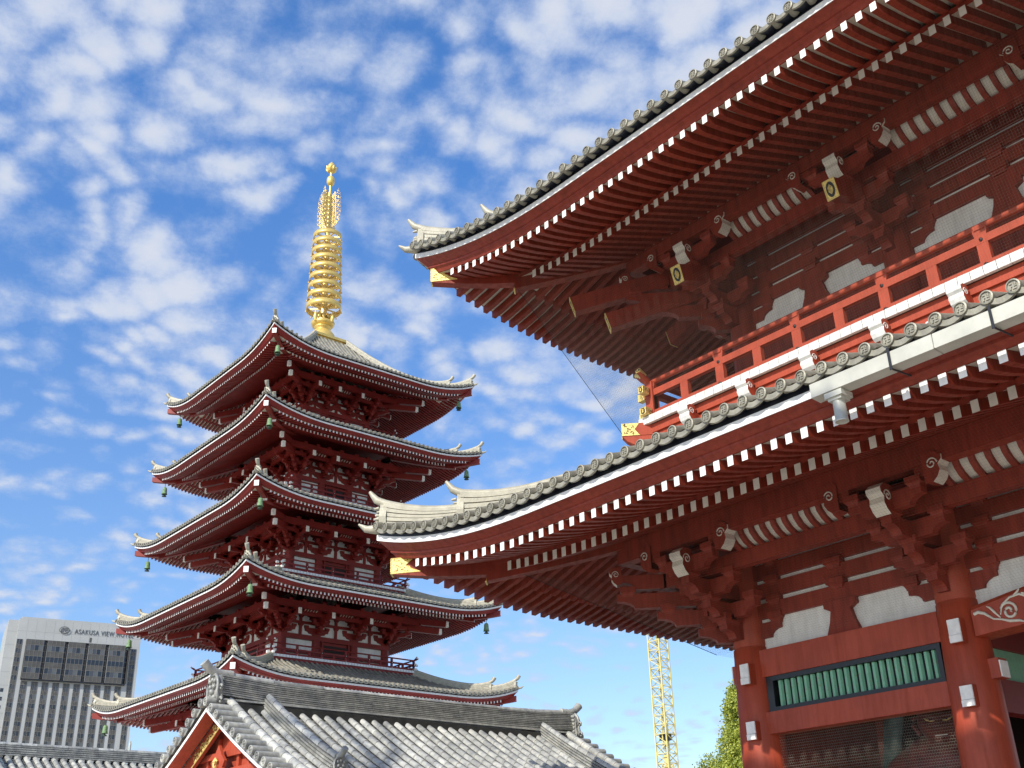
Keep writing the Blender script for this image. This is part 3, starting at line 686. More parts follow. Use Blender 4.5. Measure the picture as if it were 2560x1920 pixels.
def tail(x, y, ang, z, reach, zback, w=0.235, h=0.36):
    mb = MB('red'); dx, dy = -math.sin(ang), -math.cos(ang); px, py = -dy, dx
    a = Vector((x+dx*reach, y+dy*reach, z)); b = Vector((x, y, zback)); t = (a-b).normalized(); nrm = Vector((dx, dy, 0))
    upv = Vector((0,0,1)); vs = []
    for p in (a, b):
        for i, j in ((-1,-1),(1,-1),(1,1),(-1,1)): vs.append(p+Vector((px,py,0))*(i*w/2)+upv*(j*h/2)+nrm*(0.09*(-j)*0 if p is b else 0.05*j))
    mb.add(vs, [(0,1,5,4),(1,2,6,5),(2,3,7,6),(3,0,4,7),(0,3,2,1),(4,5,6,7)], 'red')
    o = mb.build('tail_rafter', gate)
    g_ = MB('goldp', 'black'); ez = Vector((0,0,h))+nrm*0.10; plaque(g_, a, (px,py,0), ez, nrm*h-Vector((0,0,0.1)), w*1.02, h*1.04); g_.build('gilt_plate', o)
for x in UX[1:-1]: tail(x, UY0, 0, 13.25, 2.05, 13.95)
tail(UX[0], UY0, 0, 13.25, 2.05, 13.95); tail(UX[-1], UY0, 0, 13.25, 2.05, 13.95)
tail(UX[0], UY0, PI/4, 13.46, 2.58*1.414, 14.35, 0.25, 0.36); tail(UX[0], UY0, PI/4, 13.0, 2.05*1.414, 13.8, 0.25, 0.36)
tail(UX[0], (UY0+UY1)/2, PI/2, 13.25, 2.05, 13.95); tail(UX[0], UY1, PI/2, 13.25, 2.05, 13.95); tail(UX[0], UY0, PI/2, 13.25, 2.05, 13.95)

# front framing of the ground storey
for i in range(5):
    a, b = PX_[i], PX_[i+1]
    if i in (0, 4):
        mb = MB('pillar'); mb.box(a+0.3, b-0.3, 16.70, 16.98, 5.285, 5.77, 'pillar'); mb.build('lintel_beam', gate)
        mb = MB('pillar'); mb.box(a+0.3, b-0.3, 16.67, 17.0, 4.285, 4.66, 'pillar'); mb.build('lintel_beam', gate)
        fr = MB('black'); 
        for x0, x1, z0, z1 in ((a+0.36,b-0.36,5.20,5.283),(a+0.36,b-0.36,4.662,4.74),(a+0.36,a+0.50,4.74,5.20),(b-0.44,b-0.36,4.74,5.20)): fr.box(x0, x1, 16.73, 16.90, z0, z1, 'black')
        fr.box(a+0.4, b-0.4, 16.96, 16.99, 4.70, 5.25, 'black')
        f = fr.build('louvre_window', gate); n = 23; x0, x1 = a+0.53, b-0.46
        for q_ in range(n):
            xc = x0+(x1-x0)*(q_+0.5)/n; s_ = MB('green'); w = 0.048
            s_.add([(xc-w,16.84,4.745),(xc-w*0.5,16.79,4.745),(xc+w*0.5,16.79,4.745),(xc+w,16.84,4.745),(xc,16.90,4.745),(xc-w,16.84,5.195),(xc-w*0.5,16.79,5.195),(xc+w*0.5,16.79,5.195),(xc+w,16.84,5.195),(xc,16.90,5.195)],
                   [(0,1,6,5),(1,2,7,6),(2,3,8,7),(3,4,9,8),(4,0,5,9)], 'green'); s_.build('louvre_bar', f)
    else:
        mb = MB('pillar', 'navy'); n = 16; hh = lambda u: 0.12*math.sin(PI*u)**0.6
        vs = []
        for q_ in range(n+1):
            u = q_/n; x = a+0.33+(b-a-0.66)*u; zt = 5.70+0.20*math.sin(PI*u); zb_ = 5.24+0.06*math.sin(PI*u)
            for y, z in ((16.62,zb_),(16.62,zt-0.06),(16.66,zt),(17.1,zt),(17.1,zb_)): vs.append((x, y, z))
        mb.add(vs, [(q_*5+j, q_*5+(j+1)%5, (q_+1)*5+(j+1)%5, (q_+1)*5+j) for q_ in range(n) for j in range(5)], 'pillar'); mb.add(vs[:5], [(0,1,2,3,4)], 'pillar'); mb.add(vs[-5:], [(0,1,2,3,4)], 'pillar')
        o = mb.build('rainbow_beam', gate)
        for sg, xo in ((1, a+0.33), (-1, b-0.33)):
            sc_ = MB('cream')
            F = lambda u, v: (xo+sg*u, 16.612, 5.24+v)
            spiral(sc_, F, 0.62, 0.27, 0.15, 1.6, 0.022, 'cream', -1)
            sc_.tube([F(0.05,0.33), F(0.12,0.35), F(0.22,0.31), F(0.35,0.20), F(0.47,0.17), F(0.6,0.12), F(0.75,0.10), F(0.87,0.05)], [0.028,0.03,0.024,0.016,0.014,0.024,0.02,0.006], 5, 'cream')
            sc_.tube([F(0.46,0.2), F(0.38,0.3), F(0.32,0.38), F(0.27,0.41)], [0.012,0.022,0.018,0.006], 5, 'cream'); sc_.tube([F(0.47,0.24), F(0.52,0.38), F(0.66,0.47), F(0.82,0.49), F(0.95,0.42), F(1.0,0.34)], [0.01,0.016,0.018,0.02,0.016,0.006], 5, 'cream')
            sc_.tube([F(0.70,0.47), F(0.80,0.53), F(0.84,0.57)], [0.01,0.02,0.01], 5, 'cream'); sc_.tube([F(0.86,0.50), F(1.02,0.44), F(1.2,0.42)], [0.016,0.014,0.004], 5, 'cream')
            sc_.build('painted_scroll', o)
# side and inner walls, ceiling
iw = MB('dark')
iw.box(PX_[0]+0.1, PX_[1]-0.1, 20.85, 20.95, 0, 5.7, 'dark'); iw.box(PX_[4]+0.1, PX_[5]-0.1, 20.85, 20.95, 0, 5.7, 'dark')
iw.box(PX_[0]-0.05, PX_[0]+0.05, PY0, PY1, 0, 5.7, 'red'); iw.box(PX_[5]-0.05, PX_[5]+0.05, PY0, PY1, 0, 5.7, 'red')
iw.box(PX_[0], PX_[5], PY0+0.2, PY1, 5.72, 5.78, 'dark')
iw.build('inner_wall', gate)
lv = MB('green', 'maroon'); 
for x in (PX_[1], PX_[4]):
    lv = MB('green', 'maroon')
    lv.box(x-0.05, x+0.05, PY0+0.4, 24.5, 4.70, 5.24, 'green'); lv.box(x-0.12, x+0.12, PY0+0.3, 24.5, 4.2, 4.72, 'maroon'); lv.box(x-0.12, x+0.12, PY0+0.3, 24.5, 5.22, 5.7, 'maroon')
    lv.build('side_panel', gate)

# balcony of the upper storey
BY = 15.64
bal = hold('balcony', gate, 'red balcony with a white-edged floor and gilt rail ends')
bx0, bx1, by0, by1 = -14.37, -14.37+2*(14.37-2.2), BY, 2*20.9-BY
def ring4(mb, o0, o1, z0, z1, mat):      # rectangular ring between outset o1 (outer) and o0 (inner) from the slab line
    X0, X1, Y0, Y1 = bx0-o1, bx1+o1, by0-o1, by1+o1; t = o1-o0
    mb.box(X0, X1, Y0, Y0+t, z0, z1, mat); mb.box(X0, X1, Y1-t, Y1, z0, z1, mat)
    mb.box(X0, X0+t, Y0+t, Y1-t, z0, z1, mat); mb.box(X1-t, X1, Y0+t, Y1-t, z0, z1, mat)
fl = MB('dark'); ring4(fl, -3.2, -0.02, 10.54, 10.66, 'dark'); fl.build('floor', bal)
sl = MB('white')
n = 108; wd = (bx1-bx0)/n
for i in range(n): sl.box(bx0+wd*i+0.006, bx0+wd*(i+1)-0.006, by0, by0+0.08, 10.525, 10.685, 'white')
n = 46; wd = (by1-by0-0.2)/n
for i in range(n):
    for xx in (bx0, bx1-0.08): sl.box(xx, xx+0.08, by0+0.1+wd*i+0.006, by0+0.1+wd*(i+1)-0.006, 10.525, 10.685, 'white')
sl.box(bx0+0.01, bx1-0.01, by0+0.02, by0+0.09, 10.53, 10.68, 'seam')
sl.build('white_slab_edge', bal)
bb = MB('orange')
ring4(bb, -0.35, -0.11, 10.34, 10.522, 'orange'); ring4(bb, -0.45, -0.16, 10.12, 10.335, 'orange'); ring4(bb, -0.8, -0.30, 9.75, 10.115, 'orange')
bb.build('slab_beam', bal)
for x in [-13.0+1.46*i for i in range(16)]:
    mb = MB('orange'); mb.box(x-0.12, x+0.12, by0-0.02, by0+0.6, 10.13, 10.33, 'orange'); nose(mb, x, by0+0.04, 10.15, 0, -1, 0.26, 1.0, 'orange', 'white'); mb.build('carved_nose', bal)
    mb = MB('white'); F = lambda u, v: (x+0.75+u, by0+0.155, 10.16+v); spiral(mb, F, 0, 0, 0.07, 1.2, 0.018, 'white'); mb.build('painted_scroll', bal)
ry = by0+0.23; rx = bx0+0.23
rl = MB('orange'); o = -0.23
def rails(mb):
    X0, X1, Y0, Y1 = bx0+0.23, bx1-0.23, by0+0.23, by1-0.23
    mb.box(X0-0.30, X1+0.30, Y0-0.07, Y0+0.07, 10.70, 10.84, 'orange'); mb.box(X0-0.07, X0+0.07, Y0-0.30, Y1, 10.71, 10.85, 'orange'); mb.box(X1-0.07, X1+0.07, Y0-0.3, Y1, 10.71, 10.85, 'orange')
    mb.box(X0-0.32, X1+0.32, Y0-0.055, Y0+0.055, 11.18, 11.32, 'orange'); mb.box(X0-0.055, X0+0.055, Y0-0.32, Y1, 11.19, 11.33, 'orange'); mb.box(X1-0.055, X1+0.055, Y0-0.32, Y1, 11.19, 11.33, 'orange')
    up_ = [0.30, 0.16, 0.05, 0.0]; off = [0.36, 0.24, 0.12, 0.0]
    mb.tube([(X0-a, Y0, 11.51+b) for a, b in zip(off, up_)]+[(X1, Y0, 11.51)]+[(X1+a, Y0, 11.51+b) for a, b in zip(off[::-1][1:], up_[::-1][1:])], 0.062, 12, 'orange')
    mb.tube([(X0, Y0-a, 11.51+b*0.6) for a, b in zip(off, up_)]+[(X0, Y1, 11.51)], 0.060, 12, 'orange'); mb.tube([(X1, Y0-0.3, 11.6), (X1, Y0, 11.51), (X1, Y1, 11.51)], 0.060, 12, 'orange')
rails(rl); rl.build('railing', bal)
X0, Y0, Y1 = bx0+0.23, by0+0.23, by1-0.23
xs_ = [X0+0.93*i for i in range(int((bx1-0.23-X0)/0.93)+1)]
for i, x in enumerate(xs_):
    mb = MB('orange', 'black'); tall = i % 2 == 0
    w = 0.10
    mb.box(x-w, x+w, Y0-0.052, Y0+0.052, 10.84, 11.181, 'orange')
    if tall:
        mb.add([(x-0.10,Y0-0.05,11.315),(x+0.10,Y0-0.05,11.315),(x+0.125,Y0-0.05,11.42),(x+0.12,Y0-0.05,11.47),(x-0.12,Y0-0.05,11.47),(x-0.125,Y0-0.05,11.42)]+[(x-0.10,Y0+0.05,11.315),(x+0.10,Y0+0.05,11.315),(x+0.125,Y0+0.05,11.42),(x+0.12,Y0+0.05,11.47),(x-0.12,Y0+0.05,11.47),(x-0.125,Y0+0.05,11.42)],
               [(0,1,2,3,4,5),(0,1,7,6),(1,2,8,7),(2,3,9,8),(3,4,10,9),(4,5,11,10),(5,0,6,11)], 'orange')
        mb.box(x-0.09, x+0.09, Y0-0.066, Y0+0.066, 11.44, 11.53, 'orange')
        mb.X = Matrix.Translation((x, Y0, 0)) @ Matrix.Rotation(PI/2, 4, 'X')
        mb.lathe([(0.0,0.075),(0.03,0.072),(0.036,0.05)], (0,11.25,0), 10, 'black'); mb.lathe([(0.0,0.095),(0.035,0.092),(0.045,0.06)], (0,10.77,0), 10, 'black'); mb.X = None
    mb.build('baluster', bal)
for i in range(1, 11):
    mb = MB('orange'); y = Y0+0.93*i; mb.box(X0-0.05, X0+0.05, y-0.1, y+0.1, 10.84, 11.181, 'orange')
    if i % 2 == 0: mb.box(X0-0.05, X0+0.05, y-0.12, y+0.12, 11.315, 11.47, 'orange')
    mb.build('baluster', bal)
mb = MB('orange'); mb.box(X0-0.10, X0+0.10, Y0-0.10, Y0+0.10, 10.69, 11.5, 'orange'); mb.build('corner_post', bal)
def goldcap(c, d, w, h, L_=0.17, rnd_=False):
    mb = MB('goldp', 'black'); c = Vector(c); d = Vector(d).normalized(); p = Vector((0,0,1)).cross(d).normalized(); u = Vector((0,0,1)) if not rnd_ else d.cross(p)
    if rnd_:
        mb.tube([c, c-d*L_], w/2, 12, 'goldp')
        m = 16; mb.add([c+d*0.004+p*(w*0.36*math.cos(2*PI*i/m))+u*(w*0.36*math.sin(2*PI*i/m)) for i in range(m)], [tuple(range(m))], 'black'); mb.add([c+d*0.007+p*(w*a)+u*(w*b) for a, b in ((0,-0.2),(0.12,0),(0,0.2),(-0.12,0))], [(0,1,2,3)], 'goldp')
    else:
        vs = []
        for q_ in (c, c-d*L_):
            for i, j in ((-1,-1),(1,-1),(1,1),(-1,1)): vs.append(q_+p*(i*(w/2+0.006))+Vector((0,0,1))*(j*(h/2+0.006)))
        mb.add(vs, [(0,1,5,4),(1,2,6,5),(2,3,7,6),(3,0,4,7)], 'goldp')
        plaque(mb, c+d*0.002, p, (0,0,1), d, w, h)
        for _ in range(14):
            s_ = rnd.choice((-1,1)); a = c-d*rnd.uniform(0.02,L_-0.02)+p*(s_*(w/2+0.009))+Vector((0,0,rnd.uniform(-h*0.4,h*0.4))); mb.tube([a, a+Vector((0,0,rnd.uniform(-0.03,0.03)))-d*0.02], 0.006, 4, 'black')
    mb.build('gilt_cap', bal)
def capends(X0, sg):
    goldcap((X0-sg*0.38, Y0, 11.83), (-sg*0.36,0,0.30), 0.135, 0, 0.2, True); goldcap((X0-sg*0.33, Y0, 11.25), (-sg,0,0), 0.12, 0.15); goldcap((X0-sg*0.31, Y0, 10.77), (-sg,0,0), 0.155, 0.17)
    goldcap((X0, Y0-0.33, 11.26), (0,-1,0), 0.12, 0.15); goldcap((X0, Y0-0.31, 10.78), (0,-1,0), 0.155, 0.15); goldcap((X0, Y0-0.37, 11.70), (0,-0.36,0.18), 0.13, 0, 0.2, True)
capends(X0, 1); capends(bx1-0.23, -1)
# corner joist with gilt plate
mb = MB('orange', 'goldp', 'cream'); c0 = Vector((-14.62, 15.39, 10.44)); c1 = Vector((-13.6, 16.41, 10.44))
mb.bar(c0, c1, 0.2, 0.27, 'orange', endmat='goldp')
mb.prism([(0.0,10.30),(0.10,10.18),(0.35,10.05),(0.7,10.0),(1.4,10.0),(1.4,10.3)], -0.09, 0.09, lambda u,v,k: (c0.x+u*0.7071+k*0.7071, c0.y+u*0.7071-k*0.7071, v), 'orange', smooth=False)
o = mb.build('corner_joist', bal)
mb = MB('goldp', 'black')
for s_ in (-1, 1):
    G = lambda i, v, e=0.0: (c0.x+i*0.7071+s_*(0.1+0.004+e)*0.7071, c0.y+i*0.7071-s_*(0.1+0.004+e)*0.7071, 10.44+v)
    mb.add([G(-0.004,-0.135), G(0.36,-0.135), G(0.26,0), G(0.36,0.135), G(-0.004,0.135)], [(0,1,2,3,4)], 'goldp')
    for _ in range(34):
        a = rnd.uniform(0.03, 0.25); b = rnd.uniform(-0.11, 0.11); t = rnd.uniform(0, PI); mb.tube([G(a,b,0.002), G(a+0.03*math.cos(t),b+0.03*math.sin(t),0.002)], 0.006, 4, 'black')
mb.build('gilt_plate', o)

# rainwater gutter on the lower eave
gt = MB('gutter'); gx0, gx1 = -7.55, 3.2
for x in [gx0+1.8*i for i in range(6)]:
    x1 = min(x+1.8-0.012, gx1); zo = 0.0
    vs = []
    for xx in (x, x1):
        for y, z in ((11.60,7.76),(11.58,7.745),(11.58,7.555),(11.78,7.54),(11.80,7.56),(11.785,7.56),(11.60,7.575),(11.60,7.75)): vs.append((xx, y, z))
    gt.add(vs, [(j, j+1, 8+j+1, 8+j) for j in range(7)], 'gutter')
gt.add([(gx0,11.58,7.555),(gx0,11.80,7.54),(gx0,11.80,7.755),(gx0,11.58,7.755)], [(0,1,2,3)], 'gutter')
gto = gt.build('gutter', gate, 'grey box gutter under the lower eave')
sp = MB('gutter', 'black'); cx_, cy_ = -7.22, 11.69
sp.box(cx_-0.13, cx_+0.13, 11.575, 11.83, 7.46, 7.535, 'gutter'); sp.box(cx_-0.10, cx_+0.10, 11.60, 11.80, 7.42, 7.46, 'gutter'); sp.lathe([(0.082,7.44),(0.082,7.15),(0.089,7.15),(0.089,7.13),(0.078,7.13),(0.072,7.35)], (cx_, cy_, 0), 20, 'gutter')
sp.build('downspout', gto)
for x in (-6.35, -5.0, -3.65, -2.3):
    b = MB('black'); b.bar((x,11.57,7.80), (x,11.57,7.50), 0.035, 0.012, 'black', up=(0,1,0)); b.tube([(x,11.58,7.52), (x,11.62,7.52), (x+0.02,12.35,7.55)], 0.013, 6, 'black'); b.build('gutter_bracket', gto)

# bird nets (thin strings), one per storey
def net(name, lines_fn, nu, nv, w):
    mb = MB('net')
    for i in range(nu+1): mb_ribbon(mb, lines_fn(i/nu, 0), lines_fn(i/nu, 1), w)
    for j in range(nv+1): mb_ribbon(mb, lines_fn(0, j/nv), lines_fn(1, j/nv), w)
    return mb
def mb_ribbon(mb, a, b, w):
    a = Vector(a); b = Vector(b); t = (b-a).normalized(); x = t.cross(Vector((0.31, 0.57, 0.76))).normalized(); y = t.cross(x)
    k = [x*w/2, (x*-0.5+y*0.866)*w/2, (x*-0.5-y*0.866)*w/2]
    mb.add([a+k[0], a+k[1], a+k[2], b+k[0], b+k[1], b+k[2]], [(0,1,4,3),(1,2,5,4),(2,0,3,5)], 'net')
def lerp3(a, b, t): return tuple(p+(q-p)*t for p, q in zip(a, b))
def rect_net(A0, A1, B0, B1, sp, w):
    """A0->A1 bottom, B0->B1 top; strings vertical at equal spacing (clipped to the slanted ends) and level rows"""
    mb = MB('net'); A0 = Vector(A0); A1 = Vector(A1); B0 = Vector(B0); B1 = Vector(B1); e = (A1-A0).normalized()
    u0, u1 = 0.0, (A1-A0).length; v0, v1 = (B0-A0).dot(e), (B1-A0).dot(e); up = (B0-A0)-e*v0; hh = up.length; upn = up/hh
    lo, hi = min(u0, v0), max(u1, v1); n = int((hi-lo)/sp)
    for i in range(n+1):
        u = lo+sp*i; s0, s1 = 0.0, 1.0
        if u < u0 and v0 < u0: s0 = (u0-u)/(u0-v0)
        if u > u1 and v1 > u1: s0 = (u-u1)/(v1-u1)
        if s0 < 1: mb_ribbon(mb, A0+e*u+up*s0, A0+e*u+up, w)
    for j in range(int(hh/sp)+1):
        s_ = j*sp/hh; mb_ribbon(mb, A0+e*(u0+(v0-u0)*s_)+up*s_, A0+e*(u1+(v1-u1)*s_)+up*s_, w)
    for a_, b_ in ((A0, B0), (A1, B1)): mb.tube([a_, b_], 0.006, 5, 'black')
    return mb
XR = -2.2*2
rect_net((-14.6,15.4,10.35), (XR+14.6,15.4,10.35), (-16.25,13.75,14.42), (XR+16.25,13.75,14.42), 0.046, 0.0019).build('bird_net', gate)
rect_net((-14.6,26.4,10.35), (-14.6,15.4,10.35), (-16.25,28.0,14.42), (-16.25,13.75,14.42), 0.046, 0.0020).build('bird_net', gate)
rect_net((-13.6,16.45,5.80), (XR+13.6,16.45,5.80), (-16.25,13.75,7.62), (XR+16.25,13.75,7.62), 0.052, 0.0014).build('bird_net', gate)
rect_net((-13.6,25.0,5.80), (-13.6,16.45,5.80), (-16.25,28.0,7.62), (-16.25,13.75,7.62), 0.052, 0.0014).build('bird_net', gate)
# hexagonal wire mesh in the statue bay
def hexmesh(x0, x1, z0, z1, y, r=0.026, w=0.0035):
    mb = MB('wire'); dx = r*math.sqrt(3); dz = 1.5*r*1.15; j = 0; z = z0
    while z < z1:
        x = x0+(dx/2 if j % 2 else 0)
        while x < x1:
            p = (x, z); a = (x, z+r*0.65); b = (x+dx/2, z+r*1.15*0.99); c = (x-dx/2, z+r*1.15*0.99)
            for s_, e_ in (((x, z), a), (a, b), (a, c)):
                vx, vz = e_[0]-s_[0], e_[1]-s_[1]; l = math.hypot(vx, vz); nx, nz = -vz/l*w/2, vx/l*w/2
                mb.add([(s_[0]+nx,y,s_[1]+nz),(e_[0]+nx,y,e_[1]+nz),(e_[0],y-w/2,e_[1]),(s_[0],y-w/2,s_[1]),(s_[0]-nx,y,s_[1]-nz),(e_[0]-nx,y,e_[1]-nz)], [(0,1,2,3),(3,2,5,4)], 'wire')
            x += dx
        z += dz; j += 1
    return mb
hexmesh(-12.72, -9.25, 2.95, 4.30, 16.86).build('wire_mesh', gate)

# ================================================================== FIVE-STOREY PAGODA
PCX, PCY = -60.97, 34.44
pag = thing('pagoda', 'dark red five-storey pagoda with white rafter ends and a golden spire', 'pagoda', (PCX, PCY, 0))
PW = [9.33, 8.73, 8.31, 7.91, 7.56]; PH = [13.30, 18.48, 23.52, 28.60, 33.60]
TIERN = ['lowest', 'second lowest', 'middle', 'second highest', 'topmost']
pbf = bracket_mesh('maroon', p=0.37, st=0.50, w=0.17, h=0.25, simple=True, noses=False, bs=0.27, half=0.54); pbm = pbf.mesh('pagoda_bracket')
pbc = bracket_mesh('maroon', p=0.37, st=0.50, w=0.17, h=0.25, simple=True, noses=False, corner=True, bs=0.27, half=0.54)
# diagonal white-ended tail rafters on the corner set
for reach, z, in ((2.42*1.414, 0.75), (2.72*1.414, 1.18)):
    d = reach*0.7071; pbc.bar((-d,-d,z), (0,0,z+0.55), 0.27, 0.36, 'maroon', endmat='white')
    pbc.box(-d-0.012-0.10, -d-0.012+0.10, -d-0.012-0.10, -d-0.012+0.10, z-0.17, z+0.17, 'white')
pbcm = pbc.mesh('pagoda_corner_bracket')
def ringb(mb, cx, cy, ro, ri, z0, z1, mat, kx=1.0):
    mb.box(cx-ro, cx+ro, cy-ro, cy-ri, z0, z1, mat); mb.box(cx-ro, cx+ro, cy+ri, cy+ro, z0, z1, mat); mb.box(cx-ro, cx-ri, cy-ri, cy+ri, z0, z1, mat); mb.box(cx+ri, cx+ro, cy-ri, cy+ri, z0, z1, mat)
for i in range(5):
    W, H = PW[i], PH[i]; b = W-5.2; top = i == 4
    lift = 0.74 if not top else 0.98; zb = H-lift
    r = Roof(PCX, PCY, W, W, zb, lift, 4.6, *((0.15, 0.048, 4.7) if not top else (0.22, 0.080, 6.3)), q=0.86, tsp=0.33, rsp=0.245, tm='ptile', wood='maroon', endm=('white','white'), c1=-0.25, c2=-0.14, r1=0.38, r2=1.55, ov=0.15, horn=0.145)
    rh = hold('roof', pag, 'the pagoda\'s %s roof' % TIERN[i])
    r.boards(rh); t = r.tiles(rh, False); t['kind'] = 'stuff'
    rest = MB('maroon', 'white')
    for k in (0, 1, 2, 3):
        for row, tt, d0, d1, cf, w, hh, em in r.rows(k): r.rafter(rest, k, tt, d0, d1, cf, w, hh, 'maroon', em, 2)
    rest.build('rafters', rh, kind='stuff')
    for j in range(4): r.hips(rh, j, (0.13,0,0.26,0.34), (1.18,0,0.34,0.34), 0.30, rd=(0.08, H-0.42, 1.24, H-0.72, 0.27, 0.32), gold=False)
    # body
    st = hold('storey', pag, 'the pagoda\'s %s storey' % TIERN[i])
    zb2 = H-2.42; zf = (H-3.86 if i else 5.0)          # beam bottom, floor level
    pl = MB('plaster'); ringb(pl, PCX, PCY, b+0.02, b-0.04, zb2+0.2, H-0.2, 'plaster'); pl.build('wall_panel', st)
    lo = MB('plaster', 'maroon', 'dark')
    ringb(lo, PCX, PCY, b, b-0.06, zf, zb2+0.1, 'plaster')
    for k in range(4):
        X = Matrix.Translation((PCX, PCY, 0)) @ R4(k); lo.X = X
        lo.box(-b*0.33, b*0.33, -b-0.05, -b-0.01, zf, zb2, 'maroon'); lo.box(-b*0.24, b*0.24, -b-0.09, -b-0.06, zf, zb2-0.18, 'dark')
        lo.box(-b*0.27, -b*0.24, -b-0.14, -b-0.05, zf, zb2, 'maroon'); lo.box(b*0.24, b*0.27, -b-0.14, -b-0.05, zf, zb2, 'maroon')
        lo.box(-b, b, -b-0.10, -b-0.02, zf+0.62, zf+0.72, 'maroon')
    lo.X = None; lo.build('wall', st)
    bm = MB('maroon')
    ringb(bm, PCX, PCY, b+0.20, b-0.1, zb2, zb2+0.27, 'maroon')
    for za, zz in ((H-1.50,H-1.34),(H-0.98,H-0.80),(H-0.72,H-0.5)): ringb(bm, PCX, PCY, b+0.10, b-0.1, za, zz, 'maroon')
    ringb(bm, PCX, PCY, b+1.10, b+0.92, H-1.24, H-1.02, 'maroon'); ringb(bm, PCX, PCY, b+1.62, b+1.38, H-0.98, H-0.62, 'maroon')
    ringb(bm, PCX, PCY, b+1.0, b-0.05, H-0.66, H-0.63, 'maroon')
    bm.build('beam', st)
    for k in range(4):
        for xm in (-b*0.68, 0, b*0.68):
            rbm = MB('cream', 'maroon'); rbm.X = Matrix.Translation((PCX, PCY, 0)) @ R4(k)
            half = b*0.10+0.12
            rbm.quad((xm-half,-b-1.08,H-1.03),(xm+half,-b-1.08,H-1.03),(xm+half,-b-1.36,H-0.86),(xm-half,-b-1.36,H-0.86),'cream')
            nn = int(half*2/0.17)
            for q_ in range(nn+1): xx = xm-half+2*half*q_/nn; rbm.bar((xx,-b-1.09,H-1.06), (xx,-b-1.40,H-0.86), 0.07, 0.09, 'maroon')
            rbm.build('rib_panel', st)
    sr = MB('maroon')
    for k in range(4):
        sr.X = Matrix.Translation((PCX, PCY, 0)) @ R4(k)
        for xm in (-b*0.68, 0, b*0.68):
            for za, zz in ((zb2+0.27, H-1.5), (H-1.34, H-0.98)):
                sr.box(xm-0.09, xm+0.09, -b-0.09, -b-0.021, za, zz, 'maroon'); block(sr, xm, -b-0.04, zz-0.16, 0.30, 0.16, 'maroon')
        for xm in (-b, -b*0.37, b*0.37, b):
            # stepped profile of the bracket arms against the wall
            for za, hw in ((zb2+0.27, 0.45), (zb2+0.52, 0.62), (H-1.34, 0.52), (H-1.15, 0.66)):
                lo_, hi_ = xm-hw, xm+hw
                sr.prism(arm_prof(hw, hw, za, 0.22, True, True, 0.2), -0.10, -0.022, lambda u,v,kk,xm=xm: (xm+u, -b+kk, v), 'maroon')
    sr.X = None; sr.build('strut', st)
    for sx in (-1, -0.37, 0.37, 1):
        for sy in (-1, -0.37, 0.37, 1):
            if abs(sx) < 1 and abs(sy) < 1: continue
            if i == 0 and (sx, sy) != (1, -1) and abs(sx) < 1 and False: continue
            p = MB('maroon'); p.lathe([(0.265,zf),(0.27,(zf+zb2)/2),(0.25,zb2)], (PCX+sx*b, PCY+sy*b, 0), 14, 'maroon'); p.build('pillar', st)
    zc = H-2.15
    for k in range(4):
        c, sn = (1,0,-1,0)[k], (0,1,0,-1)[k]
        for t_ in (-0.37, 0.37):
            x, y = t_*b, -b; inst('bracket', pbm, st, (PCX+c*x-sn*y, PCY+sn*x+c*y, zc), k*PI/2)
        x, y = -b, -b; inst('corner_bracket', pbcm, st, (PCX+c*x-sn*y, PCY+sn*x+c*y, zc), k*PI/2)
    # balcony (storeys 2..5)
    if i:
        R_ = b+1.46; zr = H-3.86; bl_ = hold('balcony', st)
        mb = MB('white', 'seam'); n = int(2*R_/0.2)
        ringb(mb, PCX, PCY, R_, R_-0.3, zr-0.005, zr+0.13, 'white')
        for k in range(4):
            mb.X = Matrix.Translation((PCX, PCY, 0)) @ R4(k)
            for q_ in range(1, n): mb.box(-R_+2*R_*q_/n-0.008, -R_+2*R_*q_/n+0.008, -R_-0.004, -R_+0.02, zr, zr+0.125, 'seam')
        mb.X = None; mb.build('white_slab_edge', bl_)
        mb = MB('maroon'); ringb(mb, PCX, PCY, R_-0.06, R_-0.5, zr-0.16, zr-0.01, 'maroon'); ringb(mb, PCX, PCY, R_-0.2, b-0.3, zr-0.75, zr-0.165, 'maroon'); ringb(mb, PCX, PCY, R_-0.31, b-0.2, zr, zr+0.05, 'maroon'); mb.build('floor', bl_)
        rl_ = MB('maroon', 'white'); Rr = R_-0.16
        for k in range(4):
            rl_.X = Matrix.Translation((PCX, PCY, 0)) @ R4(k)
            for e, (z_, hh, wv, ext) in enumerate(((zr+0.20, 0.12, 0.10, 0.26), (zr+0.49, 0.10, 0.08, 0.26))):
                zz = z_+(0.003 if k % 2 else 0); rl_.box(-Rr-ext, Rr+ext, -Rr-wv/2, -Rr+wv/2, zz-hh/2, zz+hh/2, 'maroon')
                for sx in (-1, 1): rl_.box(min(sx*(Rr+ext), sx*(Rr+ext+0.03)), max(sx*(Rr+ext), sx*(Rr+ext+0.03)), -Rr-wv/2-0.01, -Rr+wv/2+0.01, zz-hh/2-0.01, zz+hh/2+0.01, 'white'); rl_.box(min(sx*(Rr+ext-0.14), sx*(Rr+ext)), max(sx*(Rr+ext-0.14), sx*(Rr+ext)), -Rr-wv/2-0.006, -Rr+wv/2+0.006, zz-hh/2-0.006, zz+hh/2+0.006, 'white')
            rl_.tube([(-Rr-0.30,-Rr,zr+0.90),(-Rr-0.15,-Rr,zr+0.81),(-Rr,-Rr,zr+0.77),(Rr,-Rr,zr+0.77),(Rr+0.15,-Rr,zr+0.81),(Rr+0.30,-Rr,zr+0.90)], 0.045, 6, 'maroon')
            for sx in (-1, 1): rl_.tube([(sx*(Rr+0.30),-Rr,zr+0.90),(sx*(Rr+0.35),-Rr,zr+0.93)], 0.05, 8, 'white')
